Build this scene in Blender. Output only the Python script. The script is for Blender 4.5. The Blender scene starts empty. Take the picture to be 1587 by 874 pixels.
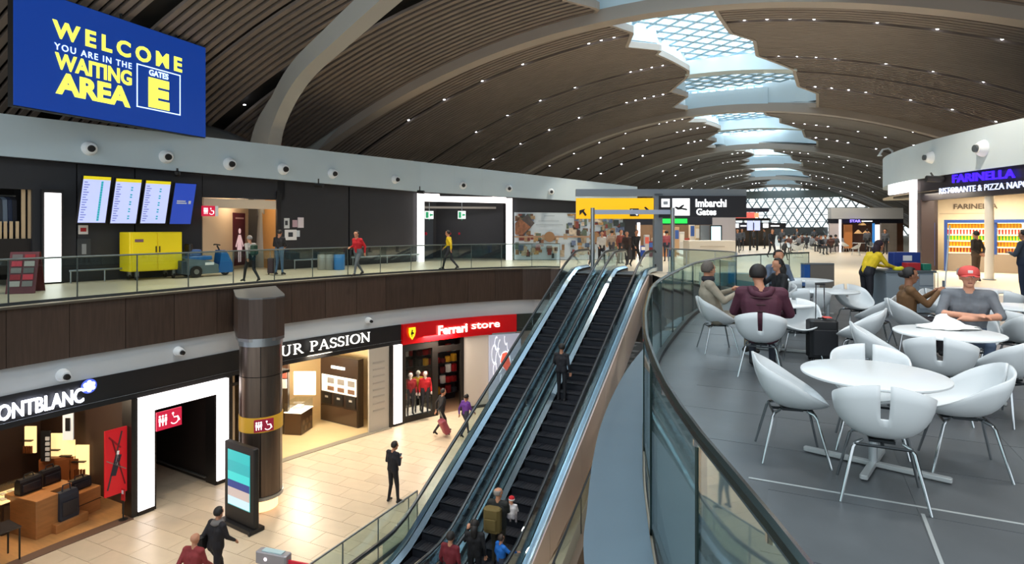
import bpy, bmesh, math, random
import numpy as np
from mathutils import Vector, Matrix
from mathutils.geometry import tessellate_polygon
random.seed(7)
SC = bpy.context.scene
COL = SC.collection
PI = math.pi
# ------------------------------------------------------------------ camera
TH = math.radians(25.7)          # the hall runs along +Y, the camera looks 25.7 deg to its left
FPX, CX, HY, CZ = 935.0, 793.5, 352.0, 1.9
cd = bpy.data.cameras.new('camera'); cam_ob = bpy.data.objects.new('camera', cd); COL.objects.link(cam_ob)
cam_ob.location = (0, 0, CZ); cam_ob.rotation_euler = (PI/2, 0, TH)
cd.sensor_width = 36; cd.lens = FPX/1587*36; cd.shift_y = -(437-HY)/1587; cd.clip_end = 600; cd.clip_start = .05
SC.camera = cam_ob
# ------------------------------------------------------------------ world, light, exposure
SC.view_settings.view_transform = 'Standard'; SC.view_settings.look = 'None'
SC.view_settings.gamma = 1; SC.view_settings.use_curve_mapping = False
SC.view_settings.exposure = 0.68
w = bpy.data.worlds.new('sky'); SC.world = w; w.use_nodes = True
bg = w.node_tree.nodes['Background']; bg.inputs[0].default_value = (0.86, 0.94, 1.0, 1); bg.inputs[1].default_value = 1.02
SC.cycles.max_bounces = 7; SC.cycles.transparent_max_bounces = 14; SC.cycles.diffuse_bounces = 3
SC.cycles.glossy_bounces = 3; SC.cycles.sample_clamp_indirect = 4; SC.cycles.caustics_reflective = False; SC.cycles.caustics_refractive = False
SC.cycles.use_denoising = True
def lamp(name, kind, loc, energy, color, size=1, size_y=None, rot=(0,0,0), spot=1.2):
    l = bpy.data.lights.new(name, kind); l.energy = energy; l.color = color
    if kind == 'AREA':
        l.size = size
        if size_y: l.shape = 'RECTANGLE'; l.size_y = size_y
    elif kind == 'SPOT': l.spot_size = spot; l.spot_blend = .6; l.shadow_soft_size = size
    else: l.shadow_soft_size = size
    o = bpy.data.objects.new(name, l); o.location = loc; o.rotation_euler = rot; COL.objects.link(o); return o
DAY = (.86, .94, 1.0); WARM = (1.0, .78, .55)
# daylight falling through the roof lights (just above the glazing of each bay)
for (yy, ln, en) in ((14, 12, 900), (36, 12, 1100), (60, 14, 1500), (86, 18, 2400), (114, 20, 2600)):
    lamp('skylight_daylight', 'AREA', (-5.2, yy, 14.6), en*1.0, DAY, 6, ln)

# warm spots added below the roof to brighten the atrium and the far side
for (x_, y_, z_, e_) in ((-13, 12, 9.0, 1000), (-12, 19, 9.3, 1150), (-7, 12, 9.6, 700), (-14, 25, 9.2, 1100), (-17, 17, 8.0, 700)):
    lamp('atrium_fill_spot', 'SPOT', (x_, y_, z_), e_, (1, .84, .66), .12, spot=1.35)
for (x_, y_) in ((-18.5, 11), (-18, 18), (-16, 25), (-11, 31)):  # extra spots, added to lift the dark balcony floor on the left
    lamp('balcony_fill_spot', 'SPOT', (x_, y_, 8.0), 750, (1, .86, .68), .12, spot=1.25)
for (x_, y_) in ((1.2, 5.5), (3.6, 8.5), (2.0, 11.5), (5.5, 5)):  # added spots giving the cafe soft overhead light and table shadows
    lamp('cafe_fill_spot', 'SPOT', (x_, y_, 8.6), 420, (1, .97, .92), .5, spot=1.3)
for (x_, y_, e_) in ((4, 24, 900), (-2, 30, 900), (-8, 38, 1100), (2, 48, 1600), (-6, 62, 1800)):
    lamp('hall_spotlight', 'SPOT', (x_, y_, 9.8), e_*1.6, (1, .87, .72), .12, spot=1.9)
# ------------------------------------------------------------------ helpers: pixel ray + plane -> place in the world
def cw(xc, d): return (xc*math.cos(TH) - d*math.sin(TH), xc*math.sin(TH) + d*math.cos(TH))
def ud(u, d): return cw((u-CX)/FPX*d, d)
def dz(v, z): return FPX*(CZ-z)/(v-HY)
def gp(u, v, z=0.0): return ud(u, dz(v, z))
def zv(v, d): return CZ + (HY-v)*d/FPX
def depth(p): return -p[0]*math.sin(TH) + p[1]*math.cos(TH)

def lin(h):
    h = h.lstrip('#'); r = [int(h[i:i+2], 16)/255 for i in (0, 2, 4)]
    return tuple(c/12.92 if c <= .04045 else ((c+.055)/1.055)**2.4 for c in r)
MATS = {}
def mat(name, hexc, rough=.5, metal=0.0, var=0.0, scale=6.0, stretch=(1,1,1), emit=0.0, objvar=0.0, bump=0.0, coat=0.0, spec=.5):
    if name in MATS: return MATS[name]
    m = bpy.data.materials.new(name); m.use_nodes = True; nt = m.node_tree; N = nt.nodes; L = nt.links
    b = N['Principled BSDF']; c = lin(hexc)
    b.inputs['Base Color'].default_value = (*c, 1); b.inputs['Roughness'].default_value = rough; b.inputs['Metallic'].default_value = metal
    b.inputs['Specular IOR Level'].default_value = spec
    if coat: b.inputs['Coat Weight'].default_value = coat
    if emit: b.inputs['Emission Color'].default_value = (*c, 1); b.inputs['Emission Strength'].default_value = emit
    if var or bump:
        tc = N.new('ShaderNodeTexCoord'); mp = N.new('ShaderNodeMapping'); nz = N.new('ShaderNodeTexNoise')
        mp.inputs['Scale'].default_value = stretch; nz.inputs['Scale'].default_value = scale; nz.inputs['Detail'].default_value = 5
        L.new(tc.outputs['Object'], mp.inputs['Vector']); L.new(mp.outputs[0], nz.inputs['Vector'])
    if var or objvar:
        last = None
        mx = N.new('ShaderNodeHueSaturation'); mx.inputs['Color'].default_value = (*c, 1)
        add = N.new('ShaderNodeMath'); add.operation = 'ADD'; add.inputs[0].default_value = 1.0; add.inputs[1].default_value = 0
        if var:
            mr = N.new('ShaderNodeMapRange'); mr.inputs[1].default_value = .25; mr.inputs[2].default_value = .75
            mr.inputs[3].default_value = 1-var; mr.inputs[4].default_value = 1+var; L.new(nz.outputs['Fac'], mr.inputs[0]); L.new(mr.outputs[0], add.inputs[0])
        if objvar:
            oi = N.new('ShaderNodeObjectInfo'); m2 = N.new('ShaderNodeMapRange'); m2.inputs[3].default_value = -objvar; m2.inputs[4].default_value = objvar
            L.new(oi.outputs['Random'], m2.inputs[0]); L.new(m2.outputs[0], add.inputs[1])
        L.new(add.outputs[0], mx.inputs['Value']); L.new(mx.outputs[0], b.inputs['Base Color'])
    if bump:
        bp = N.new('ShaderNodeBump'); bp.inputs['Strength'].default_value = bump; bp.inputs['Distance'].default_value = .02
        L.new(nz.outputs['Fac'], bp.inputs['Height']); L.new(bp.outputs[0], b.inputs['Normal'])
    MATS[name] = m; return m
def glass(name, tint, refl=.06, rough=.02, edge=.55):
    m = bpy.data.materials.new(name); m.use_nodes = True; nt = m.node_tree; N = nt.nodes; L = nt.links
    N.remove(N['Principled BSDF']); out = N['Material Output']
    t = N.new('ShaderNodeBsdfTransparent'); t.inputs[0].default_value = (*tint, 1)
    g = N.new('ShaderNodeBsdfGlossy'); g.inputs['Roughness'].default_value = rough; g.inputs[0].default_value = (.95, 1, 1, 1)
    lw = N.new('ShaderNodeLayerWeight'); lw.inputs[0].default_value = .35
    mr = N.new('ShaderNodeMapRange'); mr.inputs[3].default_value = refl; mr.inputs[4].default_value = edge
    pw = N.new('ShaderNodeMath'); pw.operation = 'POWER'; pw.inputs[1].default_value = 2.2
    mx = N.new('ShaderNodeMixShader'); L.new(lw.outputs['Facing'], pw.inputs[0]); L.new(pw.outputs[0], mr.inputs[0]); L.new(mr.outputs[0], mx.inputs[0])
    L.new(t.outputs[0], mx.inputs[1]); L.new(g.outputs[0], mx.inputs[2]); L.new(mx.outputs[0], out.inputs[0])
    MATS[name] = m; return m
M = mat
GL = glass('balustrade_glass', (.80, .88, .87)); GLC = glass('clear_glass', (.93, .96, .95), .05); GLE = glass('escalator_glass', (.80, .90, .92), .07)
CHROME = M('chrome', 'B8BDC0', .18, 1); STEEL = M('brushed_steel', '9DA2A5', .35, .9); DSTEEL = M('dark_steel', '33383B', .35, .6)
BLACK = M('black_paint', '121214', .5); RUB = M('black_rubber', '16171A', .35, spec=.6)
WHITE = M('white_plastic', 'E6EBEE', .38); LIT = M('lit_white_panel', 'FFF6F4', .5, emit=1.7)
SKIN = M('skin', 'C58B6C', .55, var=.06, scale=9); SKIN2 = M('skin_tan', '9C6A4E', .55); HAIRD = M('dark_hair', '1B1614', .6, var=.2, scale=60); HAIRG = M('grey_hair', '8E8780', .7, var=.2, scale=60); HAIRB = M('brown_hair', '3A2A20', .6, var=.2, scale=60)

class MB:
    def __init__(s): s.v = []; s.f = []
    def add(s, vs, fs):
        n = len(s.v); s.v += [tuple(x) for x in vs]; s.f += [tuple(i+n for i in f) for f in fs]; return s
    def box(s, c, sz, rz=0, M4=None):
        hx, hy, hz = sz[0]/2, sz[1]/2, sz[2]/2; ca, sa = math.cos(rz), math.sin(rz); vs = []
        for z in (-hz, hz):
            for x, y in ((-hx,-hy),(hx,-hy),(hx,hy),(-hx,hy)):
                p = (c[0]+x*ca-y*sa, c[1]+x*sa+y*ca, c[2]+z)
                vs.append(M4 @ Vector(p) if M4 else p)
        return s.add(vs, [(0,3,2,1),(4,5,6,7),(0,1,5,4),(1,2,6,5),(2,3,7,6),(3,0,4,7)])
    def rbox(s, c, sz, r=.02, rz=0):          # box with chamfered vertical and top edges
        hx, hy = sz[0]/2, sz[1]/2; r = min(r, hx*.9, hy*.9, sz[2]*.45); ca, sa = math.cos(rz), math.sin(rz)
        def ring(k, z):
            q = [(-hx+r+k,-hy+k),(hx-r-k,-hy+k),(hx-k,-hy+r+k),(hx-k,hy-r-k),(hx-r-k,hy-k),(-hx+r+k,hy-k),(-hx+k,hy-r-k),(-hx+k,-hy+r+k)]
            return [(c[0]+x*ca-y*sa, c[1]+x*sa+y*ca, z) for x, y in q]
        z0, z1 = c[2]-sz[2]/2, c[2]+sz[2]/2
        return s.loft([ring(r*.5, z0), ring(0, z0+r*.5), ring(0, z1-r*.5), ring(r*.5, z1)])
    def loft(s, rings, cap=True, close=True):
        n = len(rings[0]); vs = [p for r in rings for p in r]; fs = []
        for i in range(len(rings)-1):
            for j in range(n if close else n-1):
                k = (j+1) % n; fs.append((i*n+j, i*n+k, (i+1)*n+k, (i+1)*n+j))
        if cap and close: fs.append(tuple(range(n-1, -1, -1))); fs.append(tuple((len(rings)-1)*n+j for j in range(n)))
        return s.add(vs, fs)
    def tube(s, pts, r, n=8, cap=True, flat=1.0):
        pts = [Vector(p) for p in pts]; rs = r if isinstance(r, (list, tuple)) else [r]*len(pts); rings = []
        up = Vector((0,0,1)); prev = None
        for i, p in enumerate(pts):
            t = (pts[min(i+1, len(pts)-1)] - pts[max(i-1, 0)])
            t = t.normalized() if t.length > 1e-9 else Vector((0,0,1))
            if prev is None: a = t.cross(up) if abs(t.dot(up)) < .95 else t.cross(Vector((1,0,0)))
            else: a = prev - t*prev.dot(t)
            a.normalize(); prev = a; b = t.cross(a).normalized()
            rings.append([p + a*math.cos(2*PI*k/n)*rs[i] + b*math.sin(2*PI*k/n)*rs[i]*flat for k in range(n)])
        return s.loft(rings, cap)
    def lathe(s, prof, c=(0,0,0), n=24, cap=True):
        return s.loft([[(c[0]+r*math.cos(2*PI*k/n), c[1]+r*math.sin(2*PI*k/n), c[2]+z) for k in range(n)] for r, z in prof], cap)
    def ball(s, c, r, n=10, m=7):
        r = r if isinstance(r, (tuple, list)) else (r, r, r)
        return s.loft([[(c[0]+r[0]*math.sin(PI*i/m)*math.cos(2*PI*k/n), c[1]+r[1]*math.sin(PI*i/m)*math.sin(2*PI*k/n), c[2]-r[2]*math.cos(PI*i/m)) for k in range(n)] for i in [.12]+list(range(1, m))+[m-.12]])
    def prism(s, poly, z0, z1):
        n = len(poly); vs = [(x, y, z0) for x, y in poly] + [(x, y, z1) for x, y in poly]
        return s.add(vs, [tuple(range(n-1,-1,-1)), tuple(range(n, 2*n))] + [(i, (i+1)%n, n+(i+1)%n, n+i) for i in range(n)])
    def ribbon(s, pts, z0, z1, t):            # an upright strip of thickness t (towards the left of the walk) along pts
        n = len(pts); Z0 = z0 if isinstance(z0, (list, tuple)) else [z0]*n; Z1 = z1 if isinstance(z1, (list, tuple)) else [z1]*n
        off = offset(pts, t); rings = []
        for i in range(n):
            a, b = pts[i], off[i]; rings.append([(a[0],a[1],Z0[i]),(b[0],b[1],Z0[i]),(b[0],b[1],Z1[i]),(a[0],a[1],Z1[i])])
        return s.loft(rings)
    def quad(s, a, b, c, d): return s.add([a, b, c, d], [(0,1,2,3)])
    def build(s, name, m, parent=None, world=False, smooth=False, loc=None, rz=0, kind=None, label=None, solid=0, bevel=0):
        me = bpy.data.meshes.new(name); vs = s.v
        if parent and world:
            inv = wm(parent).inverted(); vs = [inv @ Vector(p) for p in vs]
        me.from_pydata([tuple(p) for p in vs], [], s.f); me.validate()
        bm = bmesh.new(); bm.from_mesh(me); bmesh.ops.recalc_face_normals(bm, faces=bm.faces); bm.to_mesh(me); bm.free()
        for mm in (m if isinstance(m, (list, tuple)) else [m]): me.materials.append(mm)
        if smooth: 
            me.polygons.foreach_set('use_smooth', [True]*len(me.polygons))
            if smooth is True and hasattr(me, 'set_sharp_from_angle'): me.set_sharp_from_angle(angle=math.radians(42))
        o = bpy.data.objects.new(name, me); COL.objects.link(o)
        if parent: o.parent = parent
        if loc: o.location = loc
        if rz: o.rotation_euler[2] = rz
        if kind: o['kind'] = kind
        if label: o['label'] = label
        return o
def wm(o):
    m = Matrix.LocRotScale(o.location, o.rotation_euler, o.scale)
    return wm(o.parent) @ m if o.parent else m
def offset(pts, t):
    out = []
    for i in range(len(pts)):
        a = pts[max(i-1, 0)]; b = pts[min(i+1, len(pts)-1)]; dx, dy = b[0]-a[0], b[1]-a[1]; l = math.hypot(dx, dy) or 1
        out.append((pts[i][0]-dy/l*t, pts[i][1]+dx/l*t))
    return out
def spline(P, n=8):
    out = []
    for i in range(len(P)-1):
        p0, p1, p2, p3 = P[max(i-1,0)], P[i], P[i+1], P[min(i+2, len(P)-1)]
        for k in range(n):
            t = k/n; out.append(tuple(.5*((2*p1[j]) + (-p0[j]+p2[j])*t + (2*p0[j]-5*p1[j]+4*p2[j]-p3[j])*t*t + (-p0[j]+3*p1[j]-3*p2[j]+p3[j])*t**3) for j in range(len(p1))))
    out.append(tuple(P[-1])); return out
def resample(pts, step):
    out = [pts[0]]; acc = 0
    for a, b in zip(pts, pts[1:]):
        l = math.hypot(b[0]-a[0], b[1]-a[1]); t = 0
        while acc + (l - t) >= step and l > 0:
            t += step-acc; acc = 0; k = t/l; out.append(tuple(a[j]+(b[j]-a[j])*k for j in range(len(a))))
        acc += l-t
    if math.dist(out[-1], pts[-1]) > step*.25: out.append(pts[-1])
    return out
def thing(name, label, cat, loc=(0,0,0), rz=0, group=None):
    o = bpy.data.objects.new(name, None); o.empty_display_size = .1; COL.objects.link(o)
    o.location = loc if len(loc) == 3 else (*loc, 0); o.rotation_euler = (0, 0, rz); o['label'] = label; o['category'] = cat
    if group: o['group'] = group
    return o
def tag(o, label, cat, group=None):
    o['label'] = label; o['category'] = cat
    if group: o['group'] = group
    return o
def struct(o, label=None):
    o['kind'] = 'structure'
    if label: o['label'] = label
    return o
def sroot(name, label, cat='structure', loc=(0,0,0)):
    o = bpy.data.objects.new(name, None); o.empty_display_size = .1; COL.objects.link(o); o.location = loc; o['kind'] = 'structure'; o['label'] = label; o['category'] = cat; return o
def dup(o, loc, rz, label, group=None):
    def cp(a, par):
        c = a.copy(); COL.objects.link(c); c.parent = par
        for ch in a.children: cp(ch, c)
        return c
    r = cp(o, None); r.location = loc if len(loc) == 3 else (*loc, 0); r.rotation_euler = (0, 0, rz); r['label'] = label
    if group: r['group'] = group
    return r
TEXTS = []
def text(body, A, B, z0, z1, m, parent=None, extr=.012, bold=0.0, space=1.0, name='lettering', lean=0, label=None):
    """lettering filling the upright box from A (left foot) to B (right foot), z0..z1 (z0 may be a pair for a slope)"""
    cu = bpy.data.curves.new(name, 'FONT'); cu.body = body; cu.size = 1; cu.extrude = .001; cu.offset = bold; cu.space_character = space; cu.resolution_u = 3
    o = bpy.data.objects.new(name+'_src', cu); COL.objects.link(o); TEXTS.append((o, name, A, B, z0, z1, m, parent, extr, label))
def finish_texts():
    dg = bpy.context.evaluated_depsgraph_get()
    for o, name, A, B, z0, z1, m, parent, extr, label in TEXTS:
        me = bpy.data.meshes.new_from_object(o.evaluated_get(dg)); me.name = name
        n = len(me.vertices); co = np.empty(n*3, 'f'); me.vertices.foreach_get('co', co); co = co.reshape(-1, 3)
        mn, mxx = co.min(0), co.max(0); s = (co-mn)/np.maximum(mxx-mn, 1e-6)
        A3 = Vector((A[0], A[1], z0 if not isinstance(z0, tuple) else z0[0])); B3 = Vector((B[0], B[1], z0 if not isinstance(z0, tuple) else z0[1]))
        ax = B3-A3; h = (z1 if not isinstance(z1, tuple) else z1[0])-A3.z; nrm = ax.cross(Vector((0,0,1))).normalized()
        inv = wm(parent).inverted() if parent else Matrix()
        out = []
        for p in s: out.append(inv @ (A3 + ax*float(p[0]) + Vector((0,0,h))*float(p[1]) + nrm*(float(p[2])*extr)))
        me.vertices.foreach_set('co', [c for p in out for c in p]); me.materials.clear(); me.materials.append(m)
        ob = bpy.data.objects.new(name, me); COL.objects.link(ob)
        if parent: ob.parent = parent
        if label: ob['label'] = label
        bpy.data.objects.remove(o)
class Path:
    """a plan curve given as (pixel column, depth) so that both the bearing and the distance are explicit"""
    def __init__(s, cam_pts, smooth=8):
        s.c = spline(cam_pts, smooth) if smooth else list(cam_pts)
    def at(s, u, off=0):
        r = (u-CX)/FPX
        for a, b in zip(s.c, s.c[1:]):
            ga, gb = a[0]-r*a[1], b[0]-r*b[1]
            if (ga <= 0 <= gb) or (gb <= 0 <= ga):
                t = ga/(ga-gb) if ga != gb else 0; x, d = a[0]+(b[0]-a[0])*t, a[1]+(b[1]-a[1])*t
                if off:
                    dx, dd = b[0]-a[0], b[1]-a[1]; l = math.hypot(dx, dd); x += -dd/l*off; d += dx/l*off
                return x, d
        e = s.c[0] if abs(s.c[0][0]-r*s.c[0][1]) < abs(s.c[-1][0]-r*s.c[-1][1]) else s.c[-1]
        return e
    def w(s, u, off=0): return cw(*s.at(u, off))
    def seg(s, u0, u1, off=0, n=6): return [s.w(u0+(u1-u0)*i/n, off) for i in range(n+1)]
def plate(P, u0, v0, u1, v1, m, name, off=0.0, t=.03, parent=None, zs=None, n=1, **k):
    """flat panel on the wall path P between pixel columns u0..u1; its heights follow from the pixel rows at the wall's depth"""
    um = (u0+u1)/2; d = P.at(um, off)[1]; z0, z1 = (zv(v1, d), zv(v0, d)) if zs is None else zs
    return MB().ribbon(P.seg(u0, u1, off, n), z0, z1, -t).build(name, m, parent, world=bool(parent), **k)
# ================================================================== LARGE STRUCTURE
LZ = -6.2                                                                     # lower concourse level
BEIGE = M('beige_terrazzo', 'D2BEA2', .33, var=.05, scale=3, objvar=.05)
BEIGEJ = M('beige_tile_joint', 'A89880', .5)
CREAMF = M('upper_pale_floor', 'DDD0B8', .34, var=.04, scale=2, objvar=.04)
SLATE = M('slate_grey_tile', '595D60', .36, var=.14, scale=2.2, objvar=.07, bump=.05)
SLATEJ = M('slate_joint', '454B50', .6)
BROWN = M('bronze_wood_panel', '4A3C34', .42, .25, var=.22, scale=3, stretch=(6, 6, .4), objvar=.12)
LWHITE = M('pale_grey_cladding', 'B9BEC2', .5, var=.03, scale=1)
DARKW = M('charcoal_wall', '25262B', .55, var=.06, scale=2, objvar=.04)
SIGNBK = M('black_sign_band', '17171A', .45)
BANDW = M('blue_white_band', 'B4C4CC', .5, var=.04, scale=.6)

# atrium opening: cam-plan points (sideways, depth)
VOID_R = [(.36,.9),(.40,2.2),(.427,3.4),(.527,4.06),(.664,4.83),(.874,5.77),(1.19,6.89),(1.62,8.2),(2.2,9.7),(3.1,11.8),(4.2,13.8),(5.3,15.5),(6.3,17.2),(6.75,18.8),(6.3,20.2),(5.75,21.2),(5.6,22.4)]
F_L = [(2.2,27.9),(1.3,28.1),(0,27.7),(-1.6,27.0),(-3.9,25.4),(-6.3,22.9),(-8.49,20.2),(-10.4,17.1),(-12.05,14.2),(-13.0,11.2),(-13.2,8),(-12.4,4.5),(-9.5,1.5),(-5,0.5),(-1,.55)]
vr = spline(VOID_R, 5); fl = spline(F_L, 5)
esc_a = (5.64, 24.15); esc_b = (2.39, 25.7)
loop_cam = vr + [esc_a, esc_b] + fl
loop = [cw(*p) for p in loop_cam]
outer = [(-42,-6),(24,-6),(24,172),(-42,172)]
def slab(name, z, m, label, lp=loop, ou=outer):
    polys = [[Vector((x, y, z)) for x, y in ou], [Vector((x, y, z)) for x, y in lp]]
    vs = [p for q in polys for p in q]; fs = tessellate_polygon(polys)
    return MB().add(vs, fs).build(name, m, label=label, kind='structure')
fu = slab('floor', -.006, CREAMF, 'pale beige upper concourse floor around the open atrium')
slab('ceiling', -2.75, LWHITE, 'soffit over the lower concourse shops')
fu['kind'] = 'structure'
# fascia under the floor edge: bronze panels, then a pale band
def fascia(pts, name, label, lower=True, zb=-1.45, step=1.35):
    root = sroot(name, label)
    P2 = resample(pts, step)
    for a, b in zip(P2, P2[1:]):
        dx, dy = b[0]-a[0], b[1]-a[1]; l = math.hypot(dx, dy); e = .008/l if l > .05 else 0
        a2 = (a[0]+dx*e, a[1]+dy*e); b2 = (b[0]-dx*e, b[1]-dy*e)
        MB().ribbon([a2, b2], zb, -.05, -.04).build('panel', BROWN, root)
    MB().ribbon(offset(P2, .02), zb+.02, -.01, .12).build('backing', BLACK, root)
    MB().ribbon(P2, -.05, 0.0, -.10).build('edge_trim', M('edge_trim', '6E675C', .3, .5), root)
    if lower: MB().ribbon(resample(offset(pts, .05), .6), -2.12, zb, .2).build('lower_band', LWHITE, root)
    return root
# the loop runs clockwise seen from above on the right, so the solid side is always on the left of the reversed walk
leftw = [cw(*p) for p in fl][::-1]
fascia(leftw, 'wall_left', 'brown panelled balcony edge of the far side with pale band beneath')
fascia(offset([cw(*p) for p in vr][::-1], .10), 'wall_right', 'brown panelled balcony edge along the cafe side', lower=True)
fascia([cw(*esc_b), cw(*esc_a)], 'wall_landing', 'brown edge under the escalator landing', lower=True)

# ---------------- lower concourse floor and its tiles
lf = sroot('floor.001', 'warm beige tiled floor of the lower concourse', loc=(0, 0, LZ))
MB().quad((-30,-6,-.012),(24,-6,-.012),(24,60,-.012),(-30,60,-.012)).build('joint_bed', BEIGEJ, lf)
tw, tl = .6, 1.2
tm = MB().box((0,0,-.006), (tl-.010, tw-.010, .012)).build('tile', BEIGE, lf); tiles = []
for j in range(-6, 80):
    for i in range(-26, 20):
        x, y = i*tl + (j % 2)*.6, j*tw
        d = -x*math.sin(TH)+y*math.cos(TH); xc = x*math.cos(TH)+y*math.sin(TH)
        if d < 8: continue
        u = CX+FPX*xc/d; v = HY+FPX*8.1/d
        if -60 < u < 980 and v < 960: tiles.append((d, x, y))
tiles.sort(); tm.location = (tiles[0][1], tiles[0][2], 0)
for d, x, y in tiles[1:290]:
    c = tm.copy(); COL.objects.link(c); c.location = (x, y, 0)
mb = MB()
for d, x, y in tiles[290:]: mb.quad((x-tl/2+.005,y-tw/2+.005,0),(x+tl/2-.005,y-tw/2+.005,0),(x+tl/2-.005,y+tw/2-.005,0),(x-tl/2+.005,y+tw/2-.005,0))
mb.build('tiles', M('beige_terrazzo_far', 'D2BEA2', .33, var=.05, scale=3), lf, kind='stuff')

# ---------------- cafe floor: slate tiles inside the glass screen
GLASS_P = [(.66,.9),(.70,1.69),(.72,2.4),(.79,3.2),(.95,4.25),(1.08,4.9),(1.33,6.0),(1.95,8.3),(2.75,10.4),(3.97,13.2),(4.95,14.9),(6.1,16.6),(7.6,17.9),(9.3,18.9)]
gpath = spline(GLASS_P, 8)
cafe_poly_cam = gpath + [(12.5, 17.5), (16, 15), (30, 10), (12,.3), (.62,.3)]
cafe = [cw(*p) for p in cafe_poly_cam]
def inside(p, poly):
    r = False; n = len(poly)
    for i in range(n):
        x1, y1 = poly[i]; x2, y2 = poly[i-1]
        if (y1 > p[1]) != (y2 > p[1]) and p[0] < (x2-x1)*(p[1]-y1)/(y2-y1)+x1: r = not r
    return r
cf = sroot('floor.002', 'slate grey tiled floor of the cafe terrace')
vs = [Vector((x, y, -.001)) for x, y in cafe]
MB().add(vs, tessellate_polygon([vs])).build('joint_bed', SLATEJ, cf)
ct = 0.92; n = 0
x0, y0 = gp(1425, 800); x0 -= ct*8; y0 -= ct*8
cm = None; rest = MB()
for j in range(0, 40):
    for i in range(0, 40):
        x, y = x0+i*ct, y0+j*ct; g = .004
        q = [(x+g,y+g),(x+ct-g,y+g),(x+ct-g,y+ct-g),(x+g,y+ct-g)]
        k = [inside(p, cafe) for p in q]
        if not any(k): continue
        if not all(k):
            continue
        if depth((x, y)) > 22 or depth((x,y)) < .2: continue
        if cm is None:
            cm = MB().prism([(g,g),(ct-g,g),(ct-g,ct-g),(g,ct-g)], -.001, .004).build('tile', SLATE, cf, loc=(x, y, 0))
        else:
            c = cm.copy(); COL.objects.link(c); c.location = (x, y, 0)
# bed takes the tile look where border tiles are cut
SLB = M('slate_border', '595D60', .36, var=.14, scale=2.2)
MB().add([(v.x, v.y, .0015) for v in vs], tessellate_polygon([vs])).build('cut_tiles', SLB, cf)
JW = M('pale_joint_strip', 'A9AEAE', .5)
a, b, c = gp(1160, 742), gp(1700, 834), gp(1427, 797)
c2 = gp(1462, 890)
mb = MB(); mb.ribbon([a, b], .003, .0065, .022); mb.ribbon([c, c2], .003, .0065, .022); mb.build('joint_strip', JW, cf)
# ledge outside the glass, blue-grey metal cover sheets
LEDGE = M('ledge_metal', '6A7C88', .38, .3, var=.05, scale=1.5)
ld = sroot('trim_1', 'blue grey metal ledge between the atrium edge and the glass')
led = []
for i in range(len(vr)):
    x, d = vr[i]
    if d > 13: break
    led.append((x, d))
def xg(d):
    for p, q in zip(gpath, gpath[1:]):
        if p[1] <= d <= q[1]: return p[0]+(q[0]-p[0])*(d-p[1])/(q[1]-p[1]+1e-9)
    return gpath[-1][0]
brk = [.9, 4.06, 7.4, 11.0, 13.2]
for d0, d1 in zip(brk, brk[1:]):
    L = [p for p in led if d0-.01 <= p[1] <= d1+.01]
    if len(L) < 2: continue
    A = [cw(x-.02, d) for x, d in L]; B = [cw(max(xg(d)-.02, x+.05), d) for x, d in L]
    mb = MB(); rings = [[(a[0],a[1],.0),(a[0],a[1],.02),(b[0],b[1],.03),(b[0],b[1],0)] for a, b in zip(A, B)]
    mb.loft(rings).build('cover_sheet', LEDGE, ld)

# ---------------- glass balustrades
def balustrade(name, label, pts, h=1.1, z0=0.0, step=1.3, rail='round', rm=STEEL, post=True, gm=GL, skirt=True, group=None, gap=.012):
    """pts: plan path (x, y[, z]); every pane, clamp and post is a part"""
    pts = [tuple(p) if len(p) == 3 else (p[0], p[1], z0) for p in pts]
    t = thing(name, label, 'balustrade', pts[0], 0, group); P2 = resample(pts, step)
    fine = resample(pts, .35)
    for a, b in zip(P2, P2[1:]):
        A, B = Vector(a), Vector(b); e = (B-A).normalized()*gap; A2, B2 = A+e, B-e
        m = MB(); nn = Vector((-(B-A).y, (B-A).x, 0)).normalized()*.008
        m.loft([[A2-nn+Vector((0,0,.02)), A2+nn+Vector((0,0,.02)), A2+nn+Vector((0,0,h)), A2-nn+Vector((0,0,h))],
                [B2-nn+Vector((0,0,.02)), B2+nn+Vector((0,0,.02)), B2+nn+Vector((0,0,h)), B2-nn+Vector((0,0,h))]])
        m.build('glass_pane', gm, t, world=True)
    if post:
        for a in P2:
            MB().box((a[0], a[1], a[2]+h/2), (.02, .03, h)).build('post', rm, t, world=True)
    MB().tube([(x, y, z+h+.02) for x, y, z in fine], .024, 8).build('handrail', rm, t, world=True, smooth=True)
    if skirt:
        MB().loft([[(a[0],a[1],a[2]),(b[0],b[1],b[2]),(b[0],b[1],b[2]+.07),(a[0],a[1],a[2]+.07)] for a, b in zip([tuple(q) for q in fine], [(*o, q[2]) for o, q in zip(offset([(x,y) for x,y,_ in fine], -.07), fine)])]).build('skirting', M('dark_skirting', '2C3236', .4), t, world=True)
    return t
RAILD = M('dark_green_rail', '2B3A3A', .22, .6)
near = [cw(*p) for p in gpath]
nb = balustrade('glass_balustrade', 'curved glass balustrade with dark handrail along the cafe edge in the foreground', near, h=1.08, rm=RAILD, step=1.42)
for k, p in enumerate(resample(near, .71)[1:24]):
    MB().tube([(p[0], p[1], 1.06), (p[0]+.0, p[1], 1.085)], .02, 8).build('clamp', CHROME, nb, world=True, smooth=True)
FLc = Path(F_L, 5)
lb = [cw(*FLc_) for FLc_ in [(x, d+.25) for x, d in fl if d > 9]]
FLw = Path([(x-.0, d+.22) for x, d in fl][::-1], 0)
balustrade('glass_balustrade', 'long glass balustrade on the far side balcony above the brown panels', [cw(x*1.02, d*1.01+.05) for x, d in fl if d > 8][::-1], h=1.1, rm=M('thin_rail', '6F7775', .3, .7), step=1.5)
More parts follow.
